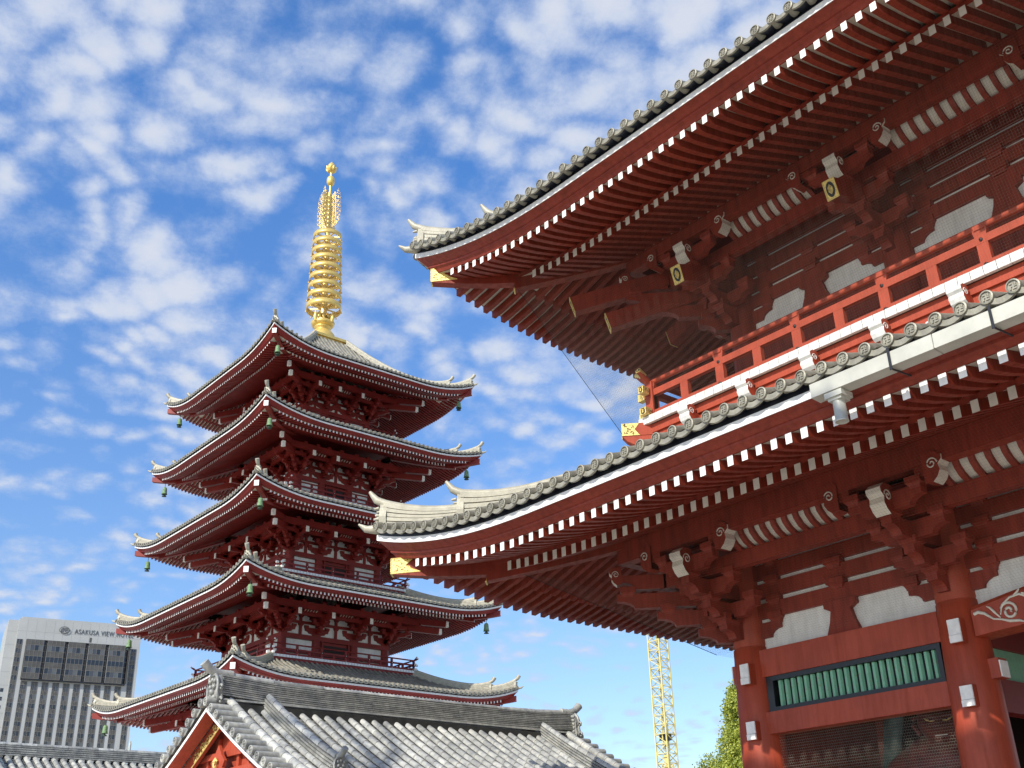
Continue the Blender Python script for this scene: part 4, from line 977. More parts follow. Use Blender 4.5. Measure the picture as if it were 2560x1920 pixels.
        rl_.X = None; rl_.build('railing', bl_)
        bs_ = MB('maroon', 'white'); n = int(round(2*Rr/0.85/2))*2
        for k in (2, 3, 0, 1):
            if k < 2: bs_ = MB('maroon', 'white')
            bs_.X = Matrix.Translation((PCX, PCY, 0)) @ R4(k)
            for q_ in range(n+1):
                if k < 2: bs_ = MB('maroon', 'white'); bs_.X = Matrix.Translation((PCX, PCY, 0)) @ R4(k)
                x = -Rr+2*Rr*q_/n; hi = zr+0.73 if q_ % 2 == 0 else zr+0.46; bs_.box(x-0.07, x+0.07, -Rr-0.04, -Rr+0.04, zr+0.1, hi, 'maroon')
                if q_ % 2 == 0: bs_.tube([(x,-Rr-0.03,zr+0.49),(x,-Rr-0.065,zr+0.49)], 0.022, 6, 'white'); bs_.tube([(x,-Rr-0.03,zr+0.2),(x,-Rr-0.07,zr+0.2)], 0.022, 6, 'white')
                if k < 2: bs_.build('baluster', bl_)
            if k == 3: bs_.build('balusters', bl_, kind='stuff')
# stone base
bs = MB('plaster'); bs.box(PCX-13, PCX+13, PCY-13, PCY+13, 0.0, 5.0, 'plaster'); bs.build('base_building', pag)
# finial
fn = hold('finial', pag, 'golden spire with nine rings')
C0 = (PCX, PCY, 0)
mb = MB('gold')
def sqr(r, z0, z1): mb.box(PCX-r, PCX+r, PCY-r, PCY+r, z0, z1, 'gold')
sqr(1.18, 36.6, 37.62); sqr(1.22, 37.0, 37.08); sqr(1.32, 37.62, 37.80); sqr(1.24, 37.80, 37.86)
for k in range(4):
    mb.X = Matrix.Translation(C0) @ R4(k); mb.box(-0.05, 0.05, -1.23, -1.17, 37.08, 37.62, 'gold'); mb.box(-1.21, -1.13, -1.21, -1.13, 37.08, 37.62, 'gold')
mb.X = None; mb.build('dew_basin', fn)
mb = MB('gold')
mb.lathe([(0.98,37.86),(0.97,38.0),(0.86,38.35),(0.66,38.62),(0.48,38.75),(0.46,38.82),(0.60,38.9),(0.62,39.0),(0.5,39.08),(0.42,39.2),(0.5,39.42),(0.6,39.5),(0.42,39.56),(0.30,39.62),(0.27,39.9)], C0, 28, 'gold')
mb.lathe([(0.45,38.98),(0.66,39.02),(0.80,39.18),(0.84,39.34),(0.78,39.34),(0.6,39.18),(0.4,39.12)], C0, 28, 'gold')
for k in range(4):
    a = 2*PI*k/4+0.35; pts = [(0.78,39.22),(0.86,39.5),(0.82,39.8),(0.88,40.0)]
    mb.tube([(PCX+r_*math.cos(a), PCY+r_*math.sin(a), z) for r_, z in pts], [0.12,0.15,0.10,0.02], 8, 'gold')
for k in range(8):
    a = 2*PI*(k+0.5)/8; mb.tube([(PCX+r_*math.cos(a), PCY+r_*math.sin(a), z) for r_, z in ((0.3,39.5),(0.4,39.75),(0.36,40.0),(0.42,40.1))], [0.13,0.15,0.10,0.02], 8, 'gold')
mb.build('inverted_bowl', fn)
mb = MB('gold'); mb.lathe([(0.25,39.8),(0.21,44),(0.17,47.0),(0.15,47.4),(0.13,50.4),(0.085,50.7),(0.085,52.3)], C0, 18, 'gold'); mb.build('mast', fn)
RZ = [40.55,41.36,42.15,42.90,43.65,44.40,45.13,45.83,46.50]
for q_, z in enumerate(RZ):
    R_ = 1.22-0.20*q_/8; mb = MB('gold'); hh = 0.18 if q_ else 0.22
    mb.lathe([(R_,-hh),(R_+0.02,-hh),(R_+0.02,hh),(R_-0.03,hh),(R_-0.03,-hh),(R_,-hh)], (PCX, PCY, z), 32, 'gold')
    for k in range(8):
        a = 2*PI*k/8; c, s_ = math.cos(a), math.sin(a)
        mb.bar((PCX+0.2*c,PCY+0.2*s_,z-0.02), (PCX+(R_-0.02)*c,PCY+(R_-0.02)*s_,z-0.02), 0.07, 0.10, 'gold')
    mb.lathe([(0.24,-0.12),(0.30,0),(0.24,0.12)], (PCX, PCY, z), 14, 'gold')
    for k in range(8):
        a = 2*PI*(k+0.3)/8; c, s_ = math.cos(a), math.sin(a); mb.lathe([(0.012,0.0),(0.03,-0.03),(0.045,-0.10),(0.055,-0.13),(0.0,-0.13)], (PCX+(R_+0.03)*c, PCY+(R_+0.03)*s_, z-hh), 6, 'gold')
    mb.build('ring', fn)
for k in range(4):
    mb = MB('gold'); a0 = PI/4*2*k+0.5; c, s_ = math.cos(a0), math.sin(a0); rr2 = random.Random(40+k)
    Q = lambda r_, z: (PCX+r_*c, PCY+r_*s_, z)
    # flame-shaped openwork fin
    edge = lambda z: 0.93*min(1, max(0.5, (z-46.8)/0.7))**0.5*(1-0.45*max(0, (z-49.2)/1.3)**2)
    pts = {}
    nz, nr = 17, 7
    for a in range(nz):
        for b_ in range(nr):
            z = 47.2+3.0*a/(nz-1); e = edge(z); r_ = 0.16+(e-0.16)*b_/(nr-1); pts[a,b_] = (r_+rr2.uniform(-0.03,0.03), z+0.35*b_/(nr-1)+(0.1 if b_ % 2 else 0)+rr2.uniform(-0.03,0.03))
    for a in range(nz):
        for b_ in range(nr-1):
            p0 = pts[a,b_]
            if (a+b_) % 2 == 0 and a < nz-1: mb.tube([Q(*p0), Q((p0[0]+pts[a+1,b_+1][0])/2+0.03, (p0[1]+pts[a+1,b_+1][1])/2-0.03), Q(*pts[a+1,b_+1])], 0.030, 4, 'gold')
            elif a > 0 and (a+b_) % 2: mb.tube([Q(*p0), Q(*pts[a,b_+1])], 0.028, 4, 'gold')
        p = pts[a,nr-1]; mb.tube([Q(*p), Q(p[0]+0.04, p[1]+0.08), Q(p[0]+0.01, p[1]+0.19)], [0.022,0.018,0.004], 4, 'gold')
        if a < nz-1: mb.tube([Q(*pts[a,3]), Q(*pts[a+1,3])], 0.026, 4, 'gold'); mb.tube([Q(*pts[a,1]), Q(*pts[a+1,2])], 0.024, 4, 'gold')
    mb.build('openwork_flame', fn)
mb = MB('gold'); mb.lathe([(0.09,51.15),(0.2,51.2),(0.29,51.35),(0.31,51.55),(0.29,51.78),(0.2,51.92),(0.09,51.97)], C0, 20, 'gold'); mb.build('lower_jewel', fn)
mb = MB('gold'); mb.lathe([(0.08,52.3),(0.16,52.4),(0.26,52.48),(0.33,52.62),(0.36,52.68),(0.30,52.70),(0.30,52.85),(0.24,53.05),(0.10,53.22),(0.0,53.36)], C0, 20, 'gold')
for k in range(8):
    a = 2*PI*k/8; c, s_ = math.cos(a), math.sin(a); mb.tube([(PCX+r_*c,PCY+r_*s_,z) for r_, z in ((0.2,52.45),(0.34,52.58),(0.36,52.74),(0.42,52.82))], [0.09,0.10,0.07,0.01], 6, 'gold')
mb.build('upper_jewel', fn)

# wind bells hanging from the hip rafters
def bell_mesh():
    mb = MB('bronze', 'darkbronze'); mb.tube([(0,0,0.0),(0,0,-0.34)], 0.018, 6, 'darkbronze')
    mb.lathe([(0.0,-0.30),(0.10,-0.33),(0.14,-0.42),(0.15,-0.62),(0.17,-0.76),(0.20,-0.80),(0.18,-0.80)], (0,0,0), 14, 'bronze')
    mb2 = MB('darkbronze'); mb2.tube([(0,0,-0.62),(0,0,-0.86)], 0.02, 6, 'darkbronze'); mb2.lathe([(0.0,-0.82),(0.13,-0.90),(0.16,-0.95),(0.0,-0.93)], (0,0,0), 10, 'darkbronze')
    return mb.mesh('bell_body'), mb2.mesh('clapper')
bb_, cc_ = bell_mesh()
CN = {0: 'left corner', 1: 'near front corner', 2: 'right corner'}
for i in range(5):
    for j in (0, 1, 2):
        if i == 0 and j == 1: continue
        sx, sy = ((-1,-1),(1,-1),(1,1))[j]; d = PW[i]-0.72
        t = thing('wind_bell', 'green bronze wind bell hanging under the %s of the %s pagoda roof' % (CN[j], TIERN[i]), 'bell', (PCX+sx*d, PCY+sy*d, PH[i]-0.68), 'wind bells under the pagoda roof corners')
        inst('bell_body', bb_, t, t.location); inst('clapper', cc_, t, t.location)

# ================================================================== SMALL TILED HALL (clay tiles, gable to the south)
def f_slope(d): return 5.50-0.62*d+0.027*d*d          # z of the tile bed at distance d from the ridge line (shrine)
def tiled_slope(mb, X, y0, y1, n, fz, sgn, dmax, r=0.083, seg=0.27, zoff=0.0, xo=0.0, y_of=None, start=0.0, r_in=random.Random(3)):
    """round tile rows running down from ridge at x=X (direction sgn), between y0 and y1, with stepped flat tiles between"""
    sp = (y1-y0)/n; m = 7; steps = int((dmax-start)/seg)
    for i in range(n):
        yc = y0+sp*(i+0.5)
        for j in range(steps):
            d0 = start+seg*j; d1 = start+seg*(j+1)+0.02; z0 = fz(d0)+zoff; z1 = fz(d1)+zoff; vs = []; mb.shade = r_in.choice((0.82, 0.9, 1.0, 1.0, 1.08, 1.2))
            for d, z, rr in ((d0, z0, r*0.94), (d1, z1+0.006, r*1.06)):
                for a in range(m+1):
                    an = PI*a/m; vs.append((X+sgn*d, yc+rr*math.cos(an), z+rr*math.sin(an)))
            mb.add(vs, [(a, a+1, m+1+a+1, m+1+a) for a in range(m)], None, True)
            mb.add(vs[m+1:], [tuple(range(m+1))])
        # stepped pans
        if i < n-1 or True:
            seg2 = 0.135; st2 = int((dmax-start)/seg2)
            for j in range(st2):
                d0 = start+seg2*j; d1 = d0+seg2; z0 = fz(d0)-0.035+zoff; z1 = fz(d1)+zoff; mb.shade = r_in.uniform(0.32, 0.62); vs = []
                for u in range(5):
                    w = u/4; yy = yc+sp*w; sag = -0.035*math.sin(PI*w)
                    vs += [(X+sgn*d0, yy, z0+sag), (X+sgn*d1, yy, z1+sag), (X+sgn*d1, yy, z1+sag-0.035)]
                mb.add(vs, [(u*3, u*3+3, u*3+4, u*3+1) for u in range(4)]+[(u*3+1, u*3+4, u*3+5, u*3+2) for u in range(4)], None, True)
    mb.shade = 1.0
def ridge_stack(mb, P0, P1, zfun, h, w, layers, rs, cap_r=0.085, n=14, out=0.012, seglen=0.45):
    """stack of thin tiles from P0 to P1 (x,y), zfun(u)->bottom z"""
    P0 = Vector((P0[0], P0[1], 0)); P1 = Vector((P1[0], P1[1], 0)); L_ = (P1-P0).length; e = (P1-P0)/L_; p = Vector((-e.y, e.x, 0)); k = max(2, int(L_/seglen))
    for l in range(layers):
        z0 = h*l/layers; z1 = h*(l+0.68)/layers; ww = (w*(1-0.25*l/layers))*(1.0 if l % 2 else 0.97)
        for j in range(k):
            mb.shade = rs.choice((0.70, 0.8, 0.85, 0.95)); vs = []
            for u in (j/k, (j+1)/k-0.004/L_):
                c = P0+e*(L_*u); zb_ = zfun(u)
                for a, b in ((-ww/2, z0), (ww/2, z0), (ww/2, z1), (-ww/2, z1)): q = c+p*a; vs.append((q.x, q.y, zb_+b))
            mb.add(vs, [(0,1,5,4),(1,2,6,5),(2,3,7,6),(3,0,4,7),(0,3,2,1),(4,5,6,7)])
    m = 8
    for j in range(k):
        mb.shade = rs.choice((0.7, 0.85, 1.0, 1.2)); vs = []
        for u, rr in ((j/k, cap_r*0.95), ((j+1)/k, cap_r*1.04)):
            c = P0+e*(L_*u); zb_ = zfun(u)+h
            for a in range(m+1): an = PI*a/m; q = c+p*(rr*math.cos(an)); vs.append((q.x, q.y, zb_+rr*math.sin(an)))
        mb.add(vs, [(a, a+1, m+1+a+1, m+1+a) for a in range(m)], None, True)
    mb.shade = 1.0
def disc_end(mb, c, d, r=0.085, L_=0.5, sh=0.9):
    """round tile lying along d (pointing outwards) with an end disc bearing a ring and comma swirl"""
    c = Vector(c); d = Vector(d).normalized(); mb.shade = sh; n = 14
    a = Vector((0,0,1)).cross(d).normalized(); b = d.cross(a)
    def ring(rr, o): return [tuple(c+d*o+a*(rr*math.cos(2*PI*i/n))+b*(rr*math.sin(2*PI*i/n))) for i in range(n)]
    rings = [ring(r, -L_), ring(r*1.02, -0.01), ring(r*1.02, 0), ring(r*0.80, 0.003), ring(r*0.76, -0.014)]
    mb.add(sum(rings, []), [(j*n+i, j*n+(i+1)%n, (j+1)*n+(i+1)%n, (j+1)*n+i) for j in range(4) for i in range(n)], None, True); mb.add(rings[-1], [tuple(range(n))])
    for s_ in range(3):
        t0 = s_*2*PI/3
        mb.tube([c+d*(-0.008)+a*(r*rr*math.cos(t0+t))+b*(r*rr*math.sin(t0+t)) for rr, t in ((0.15,0.0),(0.35,0.5),(0.5,1.2),(0.58,2.0))], [r*0.16,r*0.12,r*0.08,r*0.03], 5, None)
    mb.shade = 1.0

SX = -21.55
hall = thing('tiled_hall', 'small red hall with a grey clay-tiled gable roof in front of the pagoda', 'hall', (SX, 15, 0))
rs = random.Random(11)
DM = 4.4
mb = MB('clay')
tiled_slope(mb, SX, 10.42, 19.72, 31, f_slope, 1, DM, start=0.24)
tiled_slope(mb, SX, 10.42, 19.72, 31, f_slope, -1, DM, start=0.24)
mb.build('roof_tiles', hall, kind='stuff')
# main ridge
mb = MB('clay')
zr_ = lambda u: 5.56+0.10*(2*u-1)**4
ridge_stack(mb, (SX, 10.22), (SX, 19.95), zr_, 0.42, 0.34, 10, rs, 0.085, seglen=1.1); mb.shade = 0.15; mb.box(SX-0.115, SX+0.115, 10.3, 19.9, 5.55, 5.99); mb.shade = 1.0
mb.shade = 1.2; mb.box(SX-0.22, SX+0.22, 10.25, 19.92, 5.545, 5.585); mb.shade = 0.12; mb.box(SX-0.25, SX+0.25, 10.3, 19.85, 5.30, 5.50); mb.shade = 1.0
o = mb.build('main_ridge', hall)
def oni(name, c, facing, s_=1.0, parent=None, horn=True):
    """demon-tile ridge end: plate with relief, side curls, round horn tile on top"""
    mb = MB('clay'); mb.shade = 0.8; c = Vector(c); d = Vector(facing).normalized(); a = Vector((0,0,1)).cross(d).normalized()
    F = lambda u, v, w: tuple(c+a*(u*s_)+Vector((0,0,v*s_))+d*(w*s_))
    pr = [(-0.20,-0.10),(0.20,-0.10),(0.26,0.05),(0.21,0.2),(0.24,0.34),(0.18,0.48),(0.10,0.56),(-0.10,0.56),(-0.18,0.48),(-0.24,0.34),(-0.21,0.2),(-0.26,0.05)]; n = len(pr)
    vs = [F(u,v,-0.05) for u,v in pr]+[F(u,v,0.05) for u,v in pr]
    mb.add(vs, [(i,(i+1)%n,n+(i+1)%n,n+i) for i in range(n)]+[tuple(range(n)), tuple(range(n,2*n))])
    mb.tube([F(u*1.0,v,0.06) for u,v in pr[1:]+pr[:1]], 0.035*s_, 6)
    for u, v, r_ in ((-0.08,0.32,0.05),(0.08,0.32,0.05),(0,0.22,0.07),(-0.12,0.10,0.06),(0.12,0.10,0.06),(0,0.08,0.05),(-0.11,0.43,0.05),(0.11,0.43,0.05),(0,0.46,0.05)):
        mb.lathe([(r_*s_*math.sin(t), r_*s_*math.cos(t)) for t in (0.01,0.7,1.4,2.1,2.8,3.13)], F(u,v,0.07), 8)
    for sg in (-1, 1):
        for cx, cz, r_ in ((0.30,0.28,0.07),(0.32,0.02,0.08)):
            mb.tube([F(sg*(cx-r_*math.cos(t)*(1-t/8)), cz+r_*math.sin(t)*(1-t/8), 0.02) for t in [x*0.7 for x in range(9)]], 0.026*s_, 6)
    mb.shade = 1.0
    if horn: mb.tube([F(0,0.60,-0.35), F(0,0.60,-0.05), F(0,0.66,0.14), F(0,0.80,0.30)], [0.09*s_,0.09*s_,0.088*s_,0.10*s_], 12)
    return mb.build(name, parent)
oni('ridge_end_tile', (SX, 10.16, 5.50), (0,-1,0), 1.0, hall); oni('ridge_end_tile', (SX, 20.02, 5.50), (0,1,0), 1.0, hall)
# small round tiles stacked beside the ridge ends
mb = MB('clay')
for sg in (-1, 1):
    for q_ in range(5): disc_end(mb, (SX+sg*0.16, 10.20, 5.62+0.09*q_), (sg*0.7,-0.7,0), 0.045, 0.16)
    for q_ in range(5): disc_end(mb, (SX+sg*0.16, 19.98, 5.62+0.09*q_), (sg*0.7,0.7,0), 0.045, 0.16)
mb.build('ridge_side_tile', hall)
# verges: descending cap row, round tiles pointing outwards along the gable
for yv, dy in ((10.0, -1), (20.14, 1)):
    mb = MB('clay')
    for sg in (-1, 1):
        nt_ = 14
        for q_ in range(nt_):
            d = 0.12+0.262*q_; z = f_slope(d)+0.075
            disc_end(mb, (SX+sg*d, yv+dy*0.10, z), (0,dy,0), 0.088, 0.46, rs.choice((0.7,0.85,1.0)))
            # small sagging pendants between
            mb.shade = 0.7; vs = []
            for u in range(5):
                w = u/4; dd = d+0.262*w; zz = f_slope(dd)+0.03-0.03*math.sin(PI*w); vs += [(SX+sg*dd, yv+dy*0.05, zz), (SX+sg*dd, yv+dy*0.05, zz-0.07), (SX+sg*dd, yv-dy*0.35, zz)]
            mb.add(vs, [(u*3, u*3+3, u*3+4, u*3+1) for u in range(4)]+[(u*3, u*3+3, u*3+5, u*3+2) for u in range(4)])
        # cap row
        for j in range(14):
            d0 = 0.18+0.27*j; d1 = d0+0.28; mb.shade = rs.choice((0.8,1.0,1.2))
            mb.tube([(SX+sg*d0, yv-dy*0.42, f_slope(d0)+0.14), (SX+sg*d1, yv-dy*0.42, f_slope(d1)+0.14)], [0.088, 0.098], 10)
    mb.shade = 1.0; mb.build('verge_tiles', hall)
# descending ridges
for yk, dy in ((11.28, -1), (18.88, 1)):
    for sg in (1, -1):
        mb = MB('clay'); d0, d1 = 0.22, 3.05
        ridge_stack(mb, (SX+sg*d0, yk), (SX+sg*d1, yk), lambda u: f_slope(d0+(d1-d0)*u)+0.05+0.05*max(0, u-0.75)*4*max(0, u-0.75), 0.26, 0.26, 4, rs, 0.085, seglen=0.3)
        mb.build('descending_ridge', hall)
        oni('ridge_end_tile', (SX+sg*(d1+0.05), yk, f_slope(d1)-0.02), (sg,0,0), 0.62, hall)
# barge boards, gable wall and its ornaments
for yv, dy in ((10.0, -1), (20.14, 1)):
    mb = MB('barge', 'orange', 'goldp')
    for sg in (-1, 1):
        n = 12; vs = []
        for q_ in range(n+1):
            d = 4.2*q_/n; z = f_slope(d)-0.115+0.0
            vs += [(SX+sg*d, yv-dy*0.0, z+0.02), (SX+sg*d, yv, z-0.055), (SX+sg*d, yv-dy*0.30, z+0.02), (SX+sg*d, yv-dy*0.30, z-0.055)]
        mb.add(vs, [(q_*4, q_*4+4, q_*4+5, q_*4+1) for q_ in range(n)], 'barge'); mb.add(vs, [(q_*4+1, q_*4+5, q_*4+7, q_*4+3) for q_ in range(n)], 'orange')
        vs = []
        for q_ in range(n+1):
            d = 4.2*q_/n; z = f_slope(d)-0.175; vs += [(SX+sg*d, yv-dy*0.36, z+0.06), (SX+sg*d, yv-dy*0.36, z-0.24), (SX+sg*d, yv-dy*0.44, z-0.24)]
        mb.add(vs, [(q_*3, q_*3+3, q_*3+4, q_*3+1) for q_ in range(n)]+[(q_*3+1, q_*3+4, q_*3+5, q_*3+2) for q_ in range(n)], 'orange')
    mb.build('barge_board', hall)
    mb = MB('goldp', 'orange')
    yy = yv-dy*0.34
    for sg in (-1, 1):
        for _ in range(90):
            d = rs.uniform(0.05, 1.1); v = rs.uniform(-0.24, -0.05)*(1.0 if d > 0.2 else 1.0); z = f_slope(d)-0.19+v*0.9; r_ = rs.uniform(0.012, 0.035); t0 = rs.uniform(0, 6)
            mb.tube([(SX+sg*d+r_*math.cos(t0+t), yy, z+r_*math.sin(t0+t)) for t in (0,1,2,3,4)], 0.008, 4, 'goldp')
        mb.tube([(SX+sg*d, yy, f_slope(d)-0.43) for d in (0.0,0.4,0.8,1.2)], 0.016, 4, 'goldp')
    # pendant
    pz = 4.40; pr = [(0,0.30),(0.16,0.10),(0.30,-0.02),(0.22,-0.14),(0.30,-0.26),(0.14,-0.30),(0.10,-0.42),(0,-0.48),(-0.10,-0.42),(-0.14,-0.30),(-0.30,-0.26),(-0.22,-0.14),(-0.30,-0.02),(-0.16,0.10)]
    mb.prism(pr, 0, 0.06, lambda u,v,k: (SX+u, yv-dy*(0.34+k), pz+v), 'orange')
    mb.tube([(SX+u*0.5, yy-0.0+dy*0.05, pz-0.05+v*0.6) for u, v in ((-0.14,0.06),(0,0.16),(0.14,0.06),(0.1,-0.1),(0,-0.2),(-0.1,-0.1),(-0.14,0.06))], 0.022, 5, 'goldp')
    mb.lathe([(0.001,-0.05),(0.05,0),(0.001,0.05)], (SX, yy+dy*0.06, pz-0.02), 8, 'goldp'); mb.build('gable_ornament', hall)
mb = MB('orange', 'dark', 'plaster')
for yw in (10.62, 19.50):
    n = 10; vs = [(SX-3.9, yw, 2.2), (SX+3.9, yw, 2.2)]+[(SX+d, yw, f_slope(abs(d))-0.16) for d in [3.9-7.8*q_/20 for q_ in range(21)]]
    mb.add(vs, [tuple(range(len(vs)))], 'orange')
for z in (4.55, 4.2, 3.85): mb.box(SX-1.2-(4.6-z)*1.6, SX+1.2+(4.6-z)*1.6, 10.50, 10.615, z-0.07, z+0.05, 'orange')
for x in (-0.9,-0.45,0.45,0.9): mb.box(SX+x-0.05, SX+x+0.05, 10.55, 10.618, 2.6, f_slope(abs(x))-0.35, 'orange')
mb.box(SX-3.4, SX+3.4, 10.6, 19.55, 0, 3.0, 'plaster')
for y in [10.6+1.27*i for i in range(8)]:
    for x in (SX-3.42, SX+3.42): mb.box(x-0.12, x+0.12, y-0.12, y+0.12, 0, 3.0, 'orange')
mb.build('wall', hall)

# ================================================================== LONG TILED ROOF AT THE LEFT EDGE
LX = -39.6
lrf = thing('tiled_building', 'long low building with a grey clay-tiled roof below the hotel at the left edge', 'building', (LX, 14, 0))
fl_ = lambda d: 6.50-0.55*d+0.02*d*d
mb = MB('clay'); tiled_slope(mb, LX, 6.0, 21.0, 50, fl_, 1, 3.4, start=0.05, r=0.085); tiled_slope(mb, LX, 6.0, 21.0, 50, fl_, -1, 3.4, start=0.05, r=0.085); mb.build('roof_tiles', lrf, kind='stuff')
mb = MB('clay'); ridge_stack(mb, (LX, 5.8), (LX, 21.2), lambda u: 6.50, 0.34, 0.34, 5, rs, 0.085, seglen=0.5); mb.build('main_ridge', lrf)
mb = MB('plaster'); mb.box(LX-2.8, LX+2.8, 6.2, 20.8, 0, 4.9, 'plaster'); mb.add([(LX-2.8,6.2,4.9),(LX+2.8,6.2,4.9),(LX,6.2,6.45)], [(0,1,2)], 'plaster'); mb.build('wall', lrf)
mb = MB('clay'); ridge_stack(mb, (LX+0.15, 10.95), (LX+2.6, 10.95), lambda u: fl_(0.15+2.45*u)+0.06, 0.22, 0.25, 3, rs, 0.10, seglen=0.3); disc_end(mb, (LX+0.75, 11.05, 6.58), (0.4,0.9,0.0), 0.13, 0.9, 1.2); mb.build('descending_ridge', lrf)
pv = thing('vent_pipe', 'pale blue-grey vent pipe with a brace standing on the tiled ridge at left', 'pipe', (LX+0.0, 15.65, 6.8))
mb = MB('gutter'); mb.tube([(LX,15.65,6.8),(LX,15.65,7.14)], 0.045, 10, 'gutter'); mb.tube([(LX,15.65,7.10),(LX,15.65,7.22)], 0.03, 8, 'gutter'); mb.tube([(LX,15.64,7.02),(LX,15.42,6.86)], 0.012, 6, 'gutter'); mb.build('pipe', pv)

# ================================================================== HOTEL TOWER (far)
TH = math.radians(13); HS = 475/300.0
HM = Matrix(((math.sin(TH), math.cos(TH), 0, -475*math.cos(TH)), (math.cos(TH), -math.sin(TH), 0, 475*math.sin(TH)), (0,0,1,0), (0,0,0,1)))   # local: x along facade, y outward to the viewer
hot = thing('hotel_tower', 'tall pale grey hotel tower with dark window strips and raised lettering', 'building', tuple(HM @ Vector((25, -20, 0))))
def hx(e): return e*HS
def hz(z): return 1.6+(z-1.6)*HS
E0, E1 = hx(15.08), hx(44.75); TOP = hz(70.05); 
mb = MB('hotelwall'); mb.X = HM
mb.box(E0, E1, -34, 0, 0, TOP, 'hotelwall'); mb.box(hx(12.77), E0-0.01, -33, -2.2, 0, TOP-0.3, 'hotelwall'); mb.box(E0+1, E1-1, -33, -1, TOP, TOP+1.0, 'hotelwall')
mb.build('wall', hot)
mb = MB('seam'); mb.X = HM
for q_ in range(1, 14): x = E0+(E1-E0)*q_/14; mb.box(x-0.05, x+0.05, 0, 0.02, hz(65.1), TOP, 'seam')
mb.box(E0, E1, 0.0, 0.025, hz(67.0), hz(67.0)+0.08, 'seam')
for q_ in range(8): z = hz(67-3.3*q_); mb.box(hx(12.77), E0, -2.2, -2.17, z, z+0.08, 'seam')
for q_ in range(1, 8): y = -33+4.2*q_; mb.box(hx(12.77)-0.02, hx(12.77), y-0.05, y+0.05, 20, TOP-0.3, 'seam')
mb.build('panel_joint', hot)
def pane_grid(x0, x1, z0, z1, y, nx, rows, parent, name, glassrows=True, frame=0.09):
    """rows: list of (z0,z1,kind) ; window with panes as sub-part"""
    fr = MB('mullion'); fr.X = HM; gl = MB('glass', 'spandrel', 'mullion'); gl.X = HM
    for i in range(nx+1): x = x0+(x1-x0)*i/nx; fr.box(x-frame/2, x+frame/2, y, y+0.14, z0, z1, 'mullion')
    for za, zb_, kd in rows:
        fr.box(x0, x1, y+0.01, y+0.12, za-frame/2, za+frame/2, 'mullion')
        for i in range(nx):
            a = x0+(x1-x0)*i/nx; b = x0+(x1-x0)*(i+1)/nx; gl.box(a+0.03, b-0.03, y-0.1, y+0.05, za, zb_, kd)
    o = fr.build(name, parent); gl.build('pane', o); return o
# protruding upper block: five bays with folds between them
gx0, gx1, gz0, gz1 = hx(17.55), hx(41.95), hz(55.35), hz(64.9)
bay = (gx1-gx0)/5
for q_ in range(5):
    a = gx0+bay*q_; rows = []; H_ = gz1-gz0; u = H_/7.0
    for r_ in range(7): rows.append((gz0+u*r_, gz0+u*(r_+1), 'spandrel' if r_ in (0, 2, 4, 6) else 'glass'))
    pane_grid(a+0.10, a+bay*0.80, gz0, gz1, 1.5, 4, rows, hot, 'window_bay')
    mb = MB('spandrel', 'mullion', 'glass'); mb.X = HM
    xa, xb = a+bay*0.80, a+bay*0.99
    mb.add([(xa,1.5,gz0),(xb,0.5,gz0),(xb,0.5,gz1),(xa,1.5,gz1)], [(0,1,2,3)], 'glass'); mb.add([(xb,0.5,gz0),(xb+0.55,1.5,gz0),(xb+0.55,1.5,gz1),(xb,0.5,gz1)], [(0,1,2,3)], 'hotelwall' if q_ < 4 else 'spandrel')
    for r_ in range(8): z = gz0+u*r_; mb.add([(xa,1.53,z-0.06),(xb,0.53,z-0.06),(xb,0.53,z+0.06),(xa,1.53,z+0.06)], [(0,1,2,3)], 'mullion')
    mb.add([(xa,1.5,gz0),(xb,0.5,gz0),(xb+0.3,1.5,gz0)], [(0,1,2)], 'mullion')
    mb.build('window_fold', hot)
mb = MB('spandrel', 'black'); mb.X = HM; mb.box(gx0-0.1, gx1+0.1, 0.0, 1.45, gz0-0.5, gz0-0.02, 'black'); mb.box(gx0-0.1, gx1+0.1, 0.0, 1.45, gz1+0.02, gz1+0.25, 'hotelwall'); mb.box(gx0-0.25, gx0, 0, 1.4, gz0, gz1, 'spandrel'); mb.box(gx1, gx1+0.2, 0, 1.4, gz0, gz1, 'spandrel'); mb.build('bay_surround', hot)
# vertical window strips
def strip(x0, x1, z1, seed):
    r2_ = random.Random(seed); rows = []; z = 12.0; fh = 3.45
    while z < z1-0.5:
        rows.append((z, min(z+fh*0.45, z1), 'spandrel')); 
        if z+fh*0.45 < z1: rows.append((z+fh*0.45, min(z+fh, z1), 'glass'))
        z += fh
    o = pane_grid(x0, x1, 12.0, z1, 0.03, 2, rows, hot, 'window_strip', frame=0.10)
    mb = MB('black', 'mullion'); mb.X = HM; mb.box(x0-0.12, x0, 0, 0.12, 12, z1+0.12, 'black'); mb.box(x1, x1+0.12, 0, 0.12, 12, z1+0.12, 'black'); mb.box(x0, x1, 0, 0.12, z1, z1+0.12, 'black')
    z = 12.0
    while z < z1-2: mb.box(x0+0.05, x0+0.55, 0.17, 0.22, z+0.3, z+0.42, 'mullion'); mb.box(x0+0.52, x0+0.60, 0.17, 0.22, z+0.3, z+1.6, 'mullion'); z += 1.72
    mb.build('strip_frame', o)
for q_ in range(10): strip(hx(17.72+2.46*q_), hx(17.72+2.46*q_+1.36), hz(55.0)-0.5, q_)
strip(hx(15.35), hx(16.5), hz(64.85), 50); strip(hx(42.75), hx(43.9), hz(64.3), 51)
for q_ in range(6):
    mb = MB('glass', 'seam'); mb.X = HM; z = hz(52.2-2.05*q_); mb.box(hx(12.77)+1.0, hx(12.77)+2.2, -2.25, -2.18, z, z+1.4, 'glass'); mb.build('small_window', hot)
